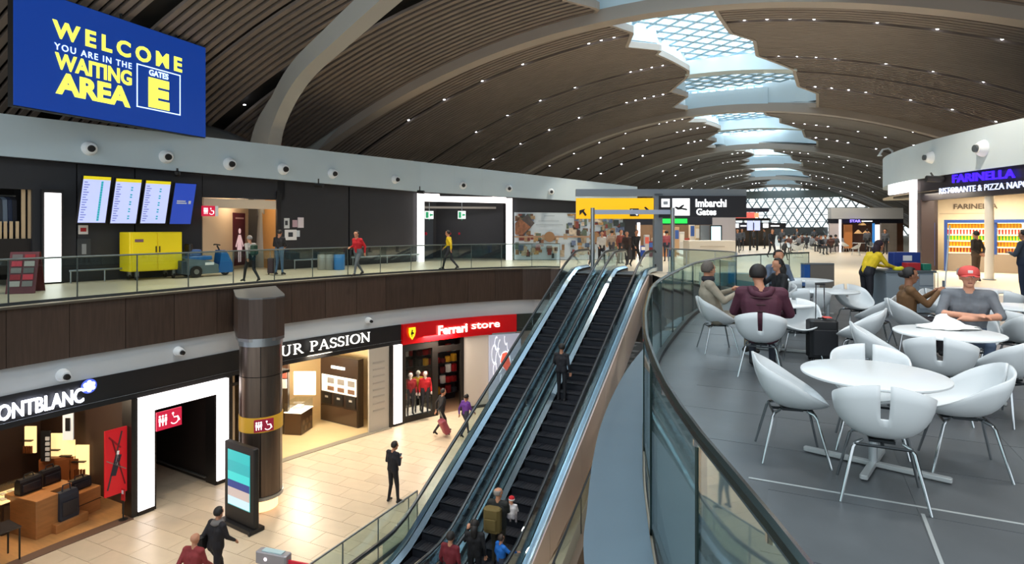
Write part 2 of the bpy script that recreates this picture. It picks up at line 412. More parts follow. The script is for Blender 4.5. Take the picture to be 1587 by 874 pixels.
balustrade('glass_balustrade', 'short glass balustrade on the slab edge right of the escalator landing', [cw(x+.15, d+.15) for x, d in vr if d > 17.0 ], h=1.1, rm=STEEL, step=1.3)

# ---------------- upper left wall
W_c = []
def dwall(u): return 3366/(174-.1137*u)
for u in (-260, -130, 0, 160, 320, 480, 645): W_c.append(((u-CX)/FPX*dwall(u), dwall(u)))
for u, d in ((700, 34.2), (745, 34.6), (795, 34.8), (900, 35.0), (985, 35.3)): W_c.append(((u-CX)/FPX*d, d))
WP = Path(W_c, 0)
us = [-260, -130, 0, 160, 320, 480, 645, 700, 745, 795, 900, 985]
def vtop(u): return 178+.1137*u
def vbot(u): return 243+.0846*u if u < 645 else 297.6+(u-645)*.058
bt = [zv(vtop(u), WP.at(u)[1]) for u in us]; bb = [zv(vbot(u), WP.at(u)[1]) for u in us]
wl = sroot('wall_left.001', 'dark grey shop wall along the left side of the upper concourse')
def wallseg(u0, u1, z0=0, z1=None, m=DARKW, name='panel', off=0, t=.15, n=1):
    pts = WP.seg(u0, u1, off, n); zt = [zv(vbot(u0+(u1-u0)*i/n), WP.at(u0+(u1-u0)*i/n)[1])+.05 for i in range(n+1)] if z1 is None else z1
    return MB().ribbon(pts, z0, zt, t).build(name, m, wl)
for a, b in ((-260,-130),(-130,-40),(50,118),(120,208),(210,313),(443,540),(542,645),(796,895),(896,985)): wallseg(a, b)
# over the openings
wallseg(-40, 50, zv(292, WP.at(5)[1])); wallseg(314, 442, zv(308, WP.at(380)[1])); wallseg(646, 795, zv(305, WP.at(720)[1]))
wallseg(430, 443)
bandroot = sroot('trim_2', 'pale blue grey band running above the dark shop wall on the left')
MB().ribbon([WP.w(u, -.35) for u in us], bb, bt, .5).build('band', BANDW, bandroot)
MB().ribbon([WP.w(u, -.33) for u in us], [z-.02 for z in bb], [z for z in bb], .5).build('soffit', DARKW, bandroot)
def nozzle(root, P, u, v, r, off=-.35):
    x, d = P.at(u, off); X, Y = cw(x, d); z = zv(v, d)
    a = P.w(u-4, off); b = P.w(u+4, off); dx, dy = b[0]-a[0], b[1]-a[1]; l = math.hypot(dx, dy); n = (dy/l, -dx/l)
    R = r*d/FPX
    o = MB().tube([(X, Y, z), (X+n[0]*.08, Y+n[1]*.08, z), (X+n[0]*.22, Y+n[1]*.22, z-.02)], [R*1.25, R*1.15, R*.85], 16).build('air_nozzle', WHITE, root, smooth=True)
    MB().tube([(X+n[0]*.2, Y+n[1]*.2, z-.02), (X+n[0]*.30, Y+n[1]*.30, z-.03)], [R*.62, R*.5], 14).build('nozzle_eye', BLACK, o, smooth=True)
for u, v, r in ((133,230,9),(251,243,8.5),(349,254,8),(432,262,7.5),(508,269,6.5),(605,278,5.5),(716,287,5),(788,292,4.5),(853,297,4)): nozzle(bandroot, WP, u, v, r)
FP = Path([p for p in fl][::-1], 0)
lowroot = [o for o in bpy.data.objects if o.name == 'wall_left'][0]
for u, v, r in ((98,581,8),(277,544,6),(571,496,4)): nozzle(lowroot, FP, u, v, r, off=.05)

# ---------------- roof
SLAT = M('roof_slat', '7C7169', .6, var=.10, scale=1.2)
ROOFBK = M('roof_void', '0E0D0D', .8)
RIB = M('roof_rib_paint', 'A0968C', .5, var=.05, scale=.5)
RIBG = M('steel_rib_grey', '6E7070', .5)
WELL = M('skylight_well_white', 'C6D6DC', .6)
def zr(x): return 11.4-.0135*(x+6)**2
BAY = 25.7; Y0 = 27.0
def bulge(y): f = ((y-Y0)/BAY) % 1; return .45+.55*math.sin(PI*f)**2*(1 if f < .61 else .8)
def zs(x, y): return zr(x)+bulge(y) - .0 
XLt = [(0,-9.3),(.075,-8.4),(.14,-7.9),(.24,-8.9),(.33,-7.5),(.36,-7.9),(.56,-6.9),(.60,-7.1),(.72,-8.9),(.80,-8.0),(.90,-9.6),(.97,-8.7),(1,-9.3)]
XRt = [(0,-3.6),(.24,-3.3),(.32,-2.3),(.47,-2.4),(.60,-.4),(.62,-.4),(.74,-.2),(.80,1.0),(.98,1.1),(1,-.6)]
def interp(T, f):
    for a, b in zip(T, T[1:]):
        if a[0] <= f <= b[0]: return a[1]+(b[1]-a[1])*(f-a[0])/(b[0]-a[0]+1e-9)
    return T[-1][1]
def XL(y): 
    f = ((y-Y0)/BAY) % 1; k = math.floor((y-Y0)/BAY); s = interp(XLt, f)
    return s - (1.2 if k < 0 else 0) + (0 if k < 1 else (-1.0 if k % 2 else .6)) + (1.6*f if k < 0 else 0)
def XR(y):
    f = ((y-Y0)/BAY) % 1; k = math.floor((y-Y0)/BAY); s = interp(XRt, f)
    return s + (0 if k < 1 else (.5 if k % 2 else -1.0))
XA, XB = -29.0, 24.0
roof = sroot('ceiling.001', 'vaulted dark slatted roof with pale ribs and a skylight along its crown')
def slatmesh(mb, y, xa, xb, wdt=.2, t=.14, n=None):
    n = n or max(6, int((xb-xa)/1.3)); r = []
    for i in range(n+1):
        x = xa+(xb-xa)*i/n; z = zs(x, y)
        r.append([(x,y-wdt/2,z),(x,y+wdt/2,z),(x,y+wdt/2,z+t),(x,y-wdt/2,z+t)])
    mb.loft(r)
light_f = (.155, .485, .745)         # dark slots that carry the downlights, as a share of the bay
y = 4.0; stuff = MB(); step = .37
while y < 172:
    f = ((y-Y0)/BAY) % 1
    wide = .215 if y < Y0-1 else .25
    if min(abs(f-q) for q in light_f)*BAY < .30 or min(f, 1-f)*BAY < .28: y += step; continue
    for xa, xb in ((XA, XL(y)), (XR(y), XB)):
        if y < Y0+2:
            m = MB(); slatmesh(m, y, xa, xb, wide); m.build('slat', SLAT, roof)
        else: slatmesh(stuff, y, xa, xb, wide, n=16)
    y += step
stuff.build('slats', SLAT, roof, kind='stuff')
# dark backing above the slats, with the opening left free
for side in (0, 1):
    mb = MB(); ys = [2+i*.9 for i in range(190)]; g = []
    for yy in ys:
        xa, xb = (XA, XL(yy)) if side == 0 else (XR(yy), XB)
        g.append([(xa+(xb-xa)*i/12, yy, zs(xa+(xb-xa)*i/12, yy)+.40) for i in range(13)])
    mb.loft(g, cap=False, close=False).build('backing', ROOFBK, roof)
    # edge trim and white well wall
    mb = MB(); tr = MB()
    fn = XL if side == 0 else XR; sg = 1 if side == 0 else -1
    pts = [(fn(yy), yy) for yy in [2+i*.30 for i in range(566)]]
    for (xa, ya), (xb, yb) in zip(pts, pts[1:]):
        za, zb = zs(xa, ya), zs(xb, yb)
        mb.quad((xa,ya,za+.1),(xb,yb,zb+.1),(xb-sg*.2,yb,13.6),(xa-sg*.2,ya,13.6))
    tr.loft([[(x-sg*.05,yy,zs(x,yy)-.05),(x+sg*.14,yy,zs(x,yy)-.05),(x+sg*.14,yy,zs(x,yy)+.3),(x-sg*.05,yy,zs(x,yy)+.3)] for x, yy in pts]).build('edge_trim', RIB, roof)
    mb.build('skylight_well', WELL, roof)
def rib(y, xa, xb, wdt, h, m, name='roof_rib', dz_=0.0, n=44):
    r = []
    for i in range(n+1):
        x = xa+(xb-xa)*i/n; z = zr(x)+dz_
        r.append([(x,y-wdt/2,z-h),(x,y+wdt/2,z-h),(x,y+wdt/2,z+.55),(x,y-wdt/2,z+.55)])
    return MB().loft(r).build(name, m, roof)
for k in range(0, 6):
    yy = Y0+k*BAY
    rib(yy, XA, XB, .75, .05, RIB)
    # secondary rib, flush with the slats, and the cross walls of the skylight
    ys_ = yy+.60*BAY
    if ys_ < 165:
        rib(ys_, XA, XL(ys_), .35, -.55, RIBG, 'secondary_rib', .75); rib(ys_, XR(ys_), XB, .35, -.55, RIBG, 'secondary_rib', .75)
        xa, xb = XL(ys_)-.1, XR(ys_)+.1
        MB().loft([[(x,ys_-.2,zs(x,ys_)-.05),(x,ys_+.9,zs(x,ys_)-.05),(x,ys_+.9,13.25),(x,ys_-.2,13.25)] for x in [xa+(xb-xa)*i/8 for i in range(9)]]).build('cross_beam', WELL, roof)
    xa, xb = XL(yy)-.1, XR(yy)+.6
    MB().loft([[(x,yy+.1,zr(x)+.3),(x,yy+.8,zr(x)+.3),(x,yy+.8,13.25),(x,yy+.1,13.25)] for x in [xa+(xb-xa)*i/8 for i in range(9)]]).build('cross_beam', WELL, roof)
MB().box((-6, 14.0, 12.6), (8, 1.2, 1.8)).build('cross_beam', WELL, roof)
MB().box((-6, 25.2, 12.9), (7, .4, 1.2)).build('cross_beam', WELL, roof)
# skylight lattice: crossing white bars under translucent glazing
LAT = M('lattice_white', '9CB8C6', .5)
for k in range(-1, 5):
    ya = Y0+k*BAY+.8; yb = ya+BAY-1.2
    if k == -1: ya = 15
    mb = MB(); L = yb-ya; 
    wdt = 11.0; xc = -4.6; s = 1.5 if k < 2 else 3.0
    q = -wdt
    while q < L+.1:
        for sg in (1, -1):
            pts = []
            for e in (0, wdt):
                pts.append((xc-wdt/2+e if sg > 0 else xc+wdt/2-e, ya+q+e, 13.45+.0*e))
            (x1,y1,z1),(x2,y2,z2) = pts
            if y2 <= ya or y1 >= yb: continue
            t0 = max(0, (ya-y1)/(y2-y1)); t1 = min(1, (yb-y1)/(y2-y1))
            A = (x1+(x2-x1)*t0, y1+(y2-y1)*t0, z1); B = (x1+(x2-x1)*t1, y1+(y2-y1)*t1, z1)
            mb.tube([A, B], .09 if k < 2 else .16, 4)
        q += s
    q = 0
    while q < L: mb.box((xc, ya+q, 13.6), (wdt, .07, .16)); q += s
    mb.build('lattice', LAT, roof, kind='stuff')
GLZ = bpy.data.materials.new('skylight_glazing'); GLZ.use_nodes = True
_n = GLZ.node_tree; _b = _n.nodes['Principled BSDF']; _t = _n.nodes.new('ShaderNodeBsdfTranslucent'); _r = _n.nodes.new('ShaderNodeBsdfTransparent'); _x = _n.nodes.new('ShaderNodeMixShader')
_t.inputs[0].default_value = (.9, .96, 1, 1); _r.inputs[0].default_value = (.88, .96, 1, 1); _x.inputs[0].default_value = .25
_n.links.new(_r.outputs[0], _x.inputs[1]); _n.links.new(_t.outputs[0], _x.inputs[2]); _n.links.new(_x.outputs[0], _n.nodes['Material Output'].inputs[0])
MB().quad((-11.5, 4, 13.8), (2.5, 4, 13.8), (2.5, 160, 13.8), (-11.5, 160, 13.8)).build('glazing', GLZ, roof)
# leaning rib on a splayed column behind the left band
LR = spline([(-26.4,24.4,2.6),(-26.0,24.1,5.6),(-24.8,23.4,7.4),(-21.8,22.0,9.0),(-17.5,20.0,9.75),(-13.2,18.0,10.35),(-9.6,16.4,10.9)], 6)
LR = [(p[0]*.86, p[1]*.86, 1.9+.86*(p[2]-1.9)) for p in LR]
rt = thing('roof_column', 'curved grey column branching into the slatted roof behind the left band', 'column', (-23.0,21.2,0))
r = []
for i, p in enumerate(LR):
    wd = .42 if i > 12 else .42+.03*(12-i)*.5; hh = .55+.9*max(0, 1-i/14)
    r.append([(p[0],p[1]-wd,p[2]),(p[0]+.15,p[1]+wd*.35,p[2]-.05),(p[0]-hh*.5,p[1]+wd*.6,p[2]+hh),(p[0]-hh,p[1]-wd*.8,p[2]+hh)])
MB().loft(r).build('leaning_rib', M('rib_grey', 'A3A49F', .5), rt, world=True)
B2 = spline([(-27.2,24.9,2.6),(-27.6,24.6,5.4),(-29.2,23.4,6.9),(-31.5,21.0,7.6)], 6)
B2 = [(p[0]*.86, p[1]*.86, 1.9+.86*(p[2]-1.9)) for p in B2]
MB().tube(B2, [.75-.02*i for i in range(len(B2))], 8, flat=.6).build('branch', M('rib_grey_dark', '5C6061', .5), rt, world=True, smooth=True)
MB().tube([(-23.0,21.2,0), (-23.0,21.2,3.6)], [.8,.6], 12).build('shaft', MATS['rib_grey'], rt, world=True, smooth=True)
f2 = spline([(-28.5,26.4,3.5),(-27.2,26.6,5.6),(-25.2,26.8,6.8),(-22.5,27.0,8.3)], 5)
MB().tube(f2, [.5,.5,.48,.46,.44,.42,.42,.40,.38,.36,.35,.33,.32,.30,.3,.3][:len(f2)], 6).build('rib_foot', MATS['rib_grey'], rt, world=True)
# downlights in the slots
dlm = M('downlight_lens', 'F5F6FF', .4, emit=14)
nlight = 0; proto = None
NTH = ['first','second','third','fourth','fifth','sixth','seventh','eighth','ninth','tenth','eleventh','twelfth']
def downlight(x, y, r=.055, label=None):
    global proto, nlight
    z = zs(x, y)+.06
    if proto is None or r > .1:
        rt_ = MB().lathe([(1.35,.02),(1.35,-.02),(1.05,-.03),(1.0,.0)], n=12).build('ceiling_spotlight', BLACK, None)
        MB().ball((0,0,-.02), (1,1,.4), 10, 5).build('lens', dlm, rt_)
        rt_['label'] = 'small bright round downlight set in a dark slot of the slatted roof'; rt_['category'] = 'light'; rt_['group'] = 'ceiling downlights'
        if proto is None: proto = rt_
        o = rt_
    else:
        o = proto.copy(); COL.objects.link(o)
        for ch in proto.children:
            c = ch.copy(); COL.objects.link(c); c.parent = o
    o['label'] = label
    o.location = (x, y, z); o.scale = (r, r, r); nlight += 1
for k in range(-1, 5):
    for qi, q in enumerate(light_f):
        yy = Y0+(k+q)*BAY
        if yy < 9: continue
        for side in (-1, 1):
            xs = ([XL(yy)-.9-.7*i for i in range(3+(k+qi) % 3)] + [XL(yy)-6.2-2.6*i-(qi*.7) for i in range(4 if k < 2 else 3)]) if side < 0 else ([XR(yy)+.9+1.0*i for i in range(4)] + [XR(yy)+6.4+2.2*i for i in range(4 if k < 2 else 3)])
            for xi, x in enumerate(xs):
                if XA+3 < x < XB-3:
                    dd = depth((x, yy)); downlight(x, yy, .065 if yy < 25 else .075 if yy < 60 else .095, label=f"{NTH[xi]} roof downlight {('left','right')[side > 0]} of the skylight, {NTH[qi]} slot of the {NTH[k+1]} bay away")
# side closures of the roof space and the end glazing
MB().box((XA-.2, 86, 4.5), (.3, 174, 11)).build('wall_left.002', M('dark_void_wall', '1A1A1C', .7), kind='structure', label='dark wall closing the roof space on the far left')
MB().box((XB+.2, 86, 2.5), (.3, 174, 15)).build('wall_right.001', M('grey_side_wall', '6B6A66', .7), kind='structure', label='grey wall closing the hall on the far right')
ew = sroot('window_1', 'bright glazed end wall of the hall with white diagonal lattice', loc=(0, 158, 0))
SKYP = M('bright_end_glazing', 'F4FAFC', .6, emit=1.0)
MB().box((-3, 0, 6.5), (56, .1, 13)).build('pane', SKYP, ew)
LATG = M('lattice_grey', 'C4D0D6', .6)
mb = MB()
for i in range(-24, 24):
    for sg in (1, -1):
        x = i*2.0; mb.tube([(x-3, -.4, 0), (x-3+sg*7, -.4, 11.5)], .17, 4)
for i in range(8): mb.box((-3, -.35, i*1.6), (48, .2, .16))
mb.build('lattice', LATG, ew, kind='stuff')
MB().box((-3, -2.5, 9.6), (26, .8, 1.8)).build('header_beam', M('header_grey', 'A9B6B8', .6), ew)
# ================================================================== ESCALATORS
ESC_T, ESC_Y = .51, 24.0
def ez(y): return max(LZ, min(0, -(ESC_Y-y)*ESC_T))
STEPM = M('escalator_step', '2A2C33', .45, .4, var=.12, scale=4, stretch=(1,1,1)); STEPY = M('step_groove', '15161A', .6)
DECK = M('escalator_deck', 'A9C2D4', .2, .85); CLAD = M('escalator_cladding', 'EAD6C8', .45, var=.05, scale=.7); HRAIL = M('handrail_rubber', '2A2D30', .3, spec=.6)
def esc_line(dz0, ya=11.2, yb=25.9, x=0, n=2):
    ys = [ya, 11.6, 12.1] + [12.6+i*.95 for i in range(12)] + [24.2, 24.8, yb]
    def s(y):                                      # softened pitch line
        return sum(ez(y+o) for o in (-.5,-.25,0,.25,.5))/5
    return [(x, y, s(y)+dz0) for y in ys]
STEP_ME = None
def escalator(x1, x2, label, cladR, cladL):
    global STEP_ME
    t = thing('escalator', label, 'escalator', ((x1+x2)/2, 11.0, LZ), 0, 'escalators between the two floors')
    t['group'] = 'escalators between the two floors'
    run = .405; rise = run*ESC_T; y = 23.9; z = -.10; k = 0
    while z > LZ+.05:
        if STEP_ME is None:
            m = MB(); m.box((0, -.2, -.02), (x2-x1-.02, .40, .04))
            m.box((0, -.40+.012, -.02-rise/2), (x2-x1-.02, .024, rise))
            for i in range(12): m.box((-.46+i*.084, -.2, .004), (.03, .38, .008))
            m.box((0, -.405, -.004), (x2-x1-.02, .012, .012))
            STEP_ME = m.build('step', [STEPM], t)
            s = STEP_ME
        else:
            s = STEP_ME.copy(); COL.objects.link(s); s.parent = t
        s.location = (0, y-11.0, z-LZ)
        y -= run; z -= rise; k += 1
    MB().box(((x1+x2)/2, 24.75, .002), (x2-x1, 1.7, .012)).build('landing_plate', M('comb_plate', '8E949A', .35, .8), t, world=True)
    MB().box(((x1+x2)/2, 10.7, LZ+.006), (x2-x1, 1.8, .012)).build('landing_plate', MATS['comb_plate'], t, world=True)
    for sg, xs in ((-1, x1), (1, x2)):
        xg_ = xs+sg*.14; xo = xs+sg*.30
        L = esc_line(0); 
        # inner skirt, bright deck strip, glass, handrail, newel
        MB().loft([[(xs,y,z-.35),(xs+sg*.02,y,z-.35),(xs+sg*.02,y,z+.13),(xs,y,z+.13)] for _, y, z in L]).build('skirt', M('skirt_dark', '1F2226', .35, .5), t, world=True)
        MB().loft([[(xs,y,z+.13),(xs+sg*.12,y,z+.22),(xs+sg*.12,y,z+.17),(xs,y,z+.08)] for _, y, z in L]).build('inner_deck', DECK, t, world=True, smooth=True)
        MB().loft([[(xs+sg*.15,y,z+.22),(xo,y,z+.20),(xo,y,z+.05),(xs+sg*.15,y,z+.05)] for _, y, z in L]).build('outer_deck', DECK, t, world=True, smooth=True)
        P = resample([(y, z) for _, y, z in L], 1.9)
        for (ya, za), (yb, zb) in zip(P, P[1:]):
            e = .01
            MB().loft([[(xg_-.006,ya+e,za+.18),(xg_+.006,ya+e,za+.18),(xg_+.006,ya+e,za+.86),(xg_-.006,ya+e,za+.86)],[(xg_-.006,yb-e,zb+.18),(xg_+.006,yb-e,zb+.18),(xg_+.006,yb-e,zb+.86),(xg_-.006,yb-e,zb+.86)]]).build('glass_pane', GLE, t, world=True)
        H = [(xg_, y, z+.90) for _, y, z in L]
        top = H[-1]; H += [(xg_, top[1]+.22, top[2]-.05), (xg_, top[1]+.36, top[2]-.24), (xg_, top[1]+.36, top[2]-.50), (xg_, top[1]+.2, top[2]-.66)]
        b = H[0]; H = [(xg_, b[1]-1.2, b[2]-.3), (xg_, b[1]-1.35, b[2]-.15), (xg_, b[1]-1.15, b[2])] + H
        MB().tube(H, .045, 8).build('handrail', HRAIL, t, world=True, smooth=True)
        MB().tube([(x, y, z-.055) for x, y, z in H], .022, 6).build('rail_guide', CHROME, t, world=True, smooth=True)
    for on, xo, m in ((cladL, x1-.31, M('cladding_dark', '4E545C', .4, .5)), (cladR, x2+.31, CLAD)):
        if not on: continue
        L = [p for p in esc_line(0, 12.0, 24.3)]
        P = resample([(y, z) for _, y, z in L], 2.6)
        for (ya, za), (yb, zb) in zip(P, P[1:]):
            e = .012; MB().loft([[(xo-.02,q,zz+.06),(xo+.02,q,zz+.06),(xo+.02,q,max(zz-1.25,LZ)),(xo-.02,q,max(zz-1.25,LZ))] for q, zz in ((ya+e, za), (yb-e, zb))]).build('side_panel', m, t, world=True)
    L = esc_line(0, 12.0, 24.2)
    MB().loft([[(x1-.3,y,max(z-1.27,LZ+.01)),(x2+.3,y,max(z-1.27,LZ+.01)),(x2+.3,y,max(z-1.2,LZ+.02)),(x1-.3,y,max(z-1.2,LZ+.02))] for _, y, z in L]).build('underside', CLAD, t, world=True)
    return t
escalator(-8.55, -7.55, 'left escalator with dark empty steps running down from the landing', False, True)
STEP_ME = None
escalator(-6.85, -5.85, 'right escalator carrying people, beside the pink beige cladding', True, False)
# low glass fences on the lower floor at the foot of the escalators
balustrade('glass_balustrade', 'low glass fence on the lower floor left of the escalator foot', [(-9.25, 8.0), (-9.25, 13.4)], h=1.05, z0=LZ, step=1.25)
g3 = balustrade('glass_balustrade', 'sloping glass balustrade low down between the escalator and the grey ledge', [(-4.45, 8.0, -7.2+.9), (-4.45, 10.0, -6.2), (-4.45, 17.2, -3.2)], h=.95, step=1.6, rm=HRAIL)
MB().loft([[(-4.6,y,LZ),(-4.3,y,LZ),(-4.3,y,z),(-4.6,y,z)] for y, z in ((9.0,-6.15),(10.0,-6.1),(17.2,-3.1))]).build('plinth', M('plinth_brown', '7A6250', .5), g3, world=True)

# ================================================================== COLUMN, TOTEM (lower floor)
COLM = M('column_bronze_sheet', '6A5C52', .28, .75, var=.18, scale=2, stretch=(5,5,.3))
cx, cy = cw(-7.30, 17.55)
col = thing('column', 'round bronze clad column with yellow restroom band beside the white portal', 'column', (cx, cy, LZ))
R = .58
for k in range(6):                    # six curved cladding sheets in two tiers
    for z0, z1 in ((.38, 3.85), (3.87, 4.75)):
        a0, a1 = k*PI/3+.02+.3, (k+1)*PI/3-.02+.3; n = 6
        MB().loft([[(rr*math.cos(a0+(a1-a0)*i/n), rr*math.sin(a0+(a1-a0)*i/n), z) for rr, z in ((R,z0),(R-.03,z0),(R-.03,z1),(R,z1))] for i in range(n+1)]).build('cladding_sheet', COLM, col, smooth=True)
MB().lathe([(R-.05,0.37),(R-.05,4.8)], n=28).build('core', BLACK, col)
MB().lathe([(R-.12,.0),(R-.12,.37)], n=28).build('base_glow', M('warm_base_light', 'FFC890', .5, emit=1.3), col)
MB().lathe([(R+.02,2.30),(R+.02,2.72),(R-.03,2.72),(R-.03,2.30)], n=32).build('yellow_band', M('sign_yellow_ochre', 'C99A2B', .4, emit=.12), col, smooth=True)
MB().lathe([(R+.02,4.72),(R+.02,4.95),(R-.2,4.95)], n=28).build('collar', STEEL, col, smooth=True)
MB().lathe([(R+.03,.36),(R+.03,.46),(R-.02,.46),(R-.02,.36)], n=28).build('base_ring', STEEL, col, smooth=True)
fx, fy = FLc.w(395); ang = math.atan2(fy-cy, fx-cx)
ux, uy = math.cos(ang), math.sin(ang); dl = math.hypot(fx-cx, fy-cy)
def co(a, b): return (cx+ux*a-uy*b, cy+uy*a+ux*b)
cap_poly = [co(dl+.4,-.66), co(dl+.4,.66), co(.25,.66), co(-.2,.62), co(-.52,.35), co(-.6,0), co(-.52,-.35), co(-.2,-.62), co(.25,-.66)]
MB().prism([(x-cx, y-cy) for x, y in cap_poly], 4.95, 6.06).build('capital', BROWN, col)
MB().prism([(x-cx, y-cy) for x, y in cap_poly], 4.86, 4.95).build('capital_edge', M('steel_edge', '8D8C8A', .3, .7), col)
MB().prism([((x-cx)*1.01, (y-cy)*1.01) for x, y in cap_poly], 6.06, 6.10).build('capital_top', M('top_plate', '6B6D6E', .4, .4), col)
# restroom pictograms
MAROON = M('maroon_sign', '8C1030', .5, emit=.25); PICT = M('white_pictogram', 'FFFFFF', .5, emit=.8)
def pictos(A, B, z0, z1, parent, off=(0,0)):
    """man, woman and wheelchair figures as flat print inside the box"""
    A, B = Vector((A[0], A[1], 0)), Vector((B[0], B[1], 0)); ax = B-A; w_ = ax.length; h = z1-z0; n = ax.cross(Vector((0,0,1))).normalized()*.006
    def P(s_, t_): q = A+ax*s_+n; return (q.x, q.y, z0+h*t_)
    def poly(mb, pts): mb.add([P(*p) for p in pts], [tuple(range(len(pts)))])
    def disc(mb, s_, t_, r): poly(mb, [(s_+r*h/w_*math.cos(a*PI/4), t_+r*math.sin(a*PI/4)) for a in range(8)])
    mb = MB()
    for s0, kind in ((.12,'m'),(.24,'w'),(.36,'m')):
        disc(mb, s0, .82, .08)
        if kind == 'm': poly(mb, [(s0-.045,.70),(s0-.045,.42),(s0-.025,.42),(s0-.025,.12),(s0+.025,.12),(s0+.025,.42),(s0+.045,.42),(s0+.045,.70)])
        else: poly(mb, [(s0-.03,.70),(s0-.06,.36),(s0-.02,.36),(s0-.02,.12),(s0+.02,.12),(s0+.02,.36),(s0+.06,.36),(s0+.03,.70)])
    disc(mb, .64, .84, .08)
    poly(mb, [(.62,.74),(.66,.74),(.67,.50),(.80,.50),(.88,.20),(.93,.24),(.85,.58),(.67,.58)])
    for k in range(12):
        a0, a1 = -2.6+k*.28, -2.6+(k+1)*.28; r0, r1 = .26, .33; q = h/w_
        poly(mb, [(.70+r0*q*math.cos(a0),.36+r0*math.sin(a0)),(.70+r0*q*math.cos(a1),.36+r0*math.sin(a1)),(.70+r1*q*math.cos(a1),.36+r1*math.sin(a1)),(.70+r1*q*math.cos(a0),.36+r1*math.sin(a0))])
    return mb.build('pictograms', PICT, parent, world=True, kind='stuff')
an = math.atan2(-cy, -cx)+.12; nx, ny = math.cos(an), math.sin(an); tx, ty = -ny, nx
sA = (cx+nx*.62-tx*.26, cy+ny*.62-ty*.26); sB = (cx+nx*.62+tx*.26, cy+ny*.62+ty*.26)
MB().ribbon([sA, sB], LZ+2.34, LZ+2.68, .04).build('restroom_sign', MAROON, col, world=True)
pictos(sA, sB, LZ+2.36, LZ+2.66, col)
# information totem
ta, tb = gp(352, 805, LZ), gp(398, 826, LZ)
tang = math.atan2(tb[1]-ta[1], tb[0]-ta[0]); tw_ = math.dist(ta, tb)
tc = ((ta[0]+tb[0])/2, (ta[1]+tb[1])/2)
tot = thing('information_totem', 'black freestanding display totem with turquoise screen in front of the bronze column', 'display', (*tc, LZ), tang)
MB().rbox((0,0,1.17), (tw_, .16, 2.1), .03).build('cabinet', BLACK, tot); MB().box((0,0,.06), (tw_+.06, .42, .10)).build('foot', BLACK, tot)
for x in (-tw_/2, tw_/2): MB().tube([(x,-.2,.04),(x,-.24,.04)], .05, 8).build('foot_cap', BLACK, tot)
sw = tw_*.74
def emis(name, h, e=1.0): return M(name, h, .4, emit=e)
scr = MB().box((0,-.085,1.28), (sw, .012, 1.5)).build('screen', emis('screen_teal', '2FA7A8', .55), tot)
for z0, z1, c in ((.55,.78,'B9D2DC'),(.78,1.02,'B6A6A0'),(1.02,1.22,'2C3C7A'),(1.22,1.45,'3FC0BE'),(1.45,1.75,'2E9FA4')):
    MB().box((0,-.093,(z0+z1)/2), (sw-.02, .004, z1-z0)).build('screen_image', emis('scr_'+c, c, .5), scr)

# ================================================================== LOWER STOREFRONTS
SHOPB = M('shop_dark_frame', '1C1816', .4, .2)
def SW(u, off=.10): return FLc_w(u, off)
LP_ = Path([p for p in fl][::-1], 0)
def SFp(u, off=.1): return LP_.w(u, off)
def front(u0, u1, z0, z1, m, name, root, off=.1, t=.06, n=4, **k):
    return MB().ribbon(LP_.seg(u0, u1, off, n), z0, z1, t).build(name, m, root, world=True, **k)
sf = sroot('wall_left.003', 'row of lower level shop fronts under the balcony')
front(-120, 622, -2.9, -2.10, SIGNBK, 'sign_band', sf, off=.02, n=24)
def local(u0, u1, off=.15):
    A, B = SFp(u0, off), SFp(u1, off); a = Vector((*A, 0)); b = Vector((*B, 0)); ax = (b-a).normalized(); ny = Vector((-ax.y, ax.x, 0))
    return a, ax, ny, (b-a).length
def shopbox(u0, u1, dep, floorm, wallm, label, ceil=None, dark=None, ext=(.1,.1)):
    a, ax, ny, w_ = local(u0, u1); root = sroot('wall_left.004', label)
    def q(x, y, z): p = a+ax*x+ny*y; return (p.x, p.y, z)
    MB().quad(q(-ext[0],.0,LZ+.006), q(w_+ext[1],.0,LZ+.006), q(w_+ext[1],dep,LZ+.006), q(-ext[0],dep,LZ+.006)).build('shop_floor', floorm, root)
    MB().loft([[q(x,dep,LZ), q(x,dep+.1,LZ), q(x,dep+.1,-2.5), q(x,dep,-2.5)] for x in (-.2-ext[0], w_+.2+ext[1])]).build('back_wall', wallm, root)
    for x in (-ext[0], w_+ext[1]): MB().loft([[q(x-.05,y,LZ), q(x+.05,y,LZ), q(x+.05,y,-2.5), q(x-.05,y,-2.5)] for y in (.05, dep)]).build('side_wall', dark or wallm, root)
    MB().loft([[q(x,0,-2.6), q(x,dep,-2.6), q(x,dep,-2.5), q(x,0,-2.5)] for x in (-.2-ext[0], w_+.2+ext[1])]).build('shop_ceiling', ceil or wallm, root)
    return root, q, w_
WOODF = M('warm_wood_floor', 'C8935A', .35, var=.10, scale=3, stretch=(1, 6, 1))
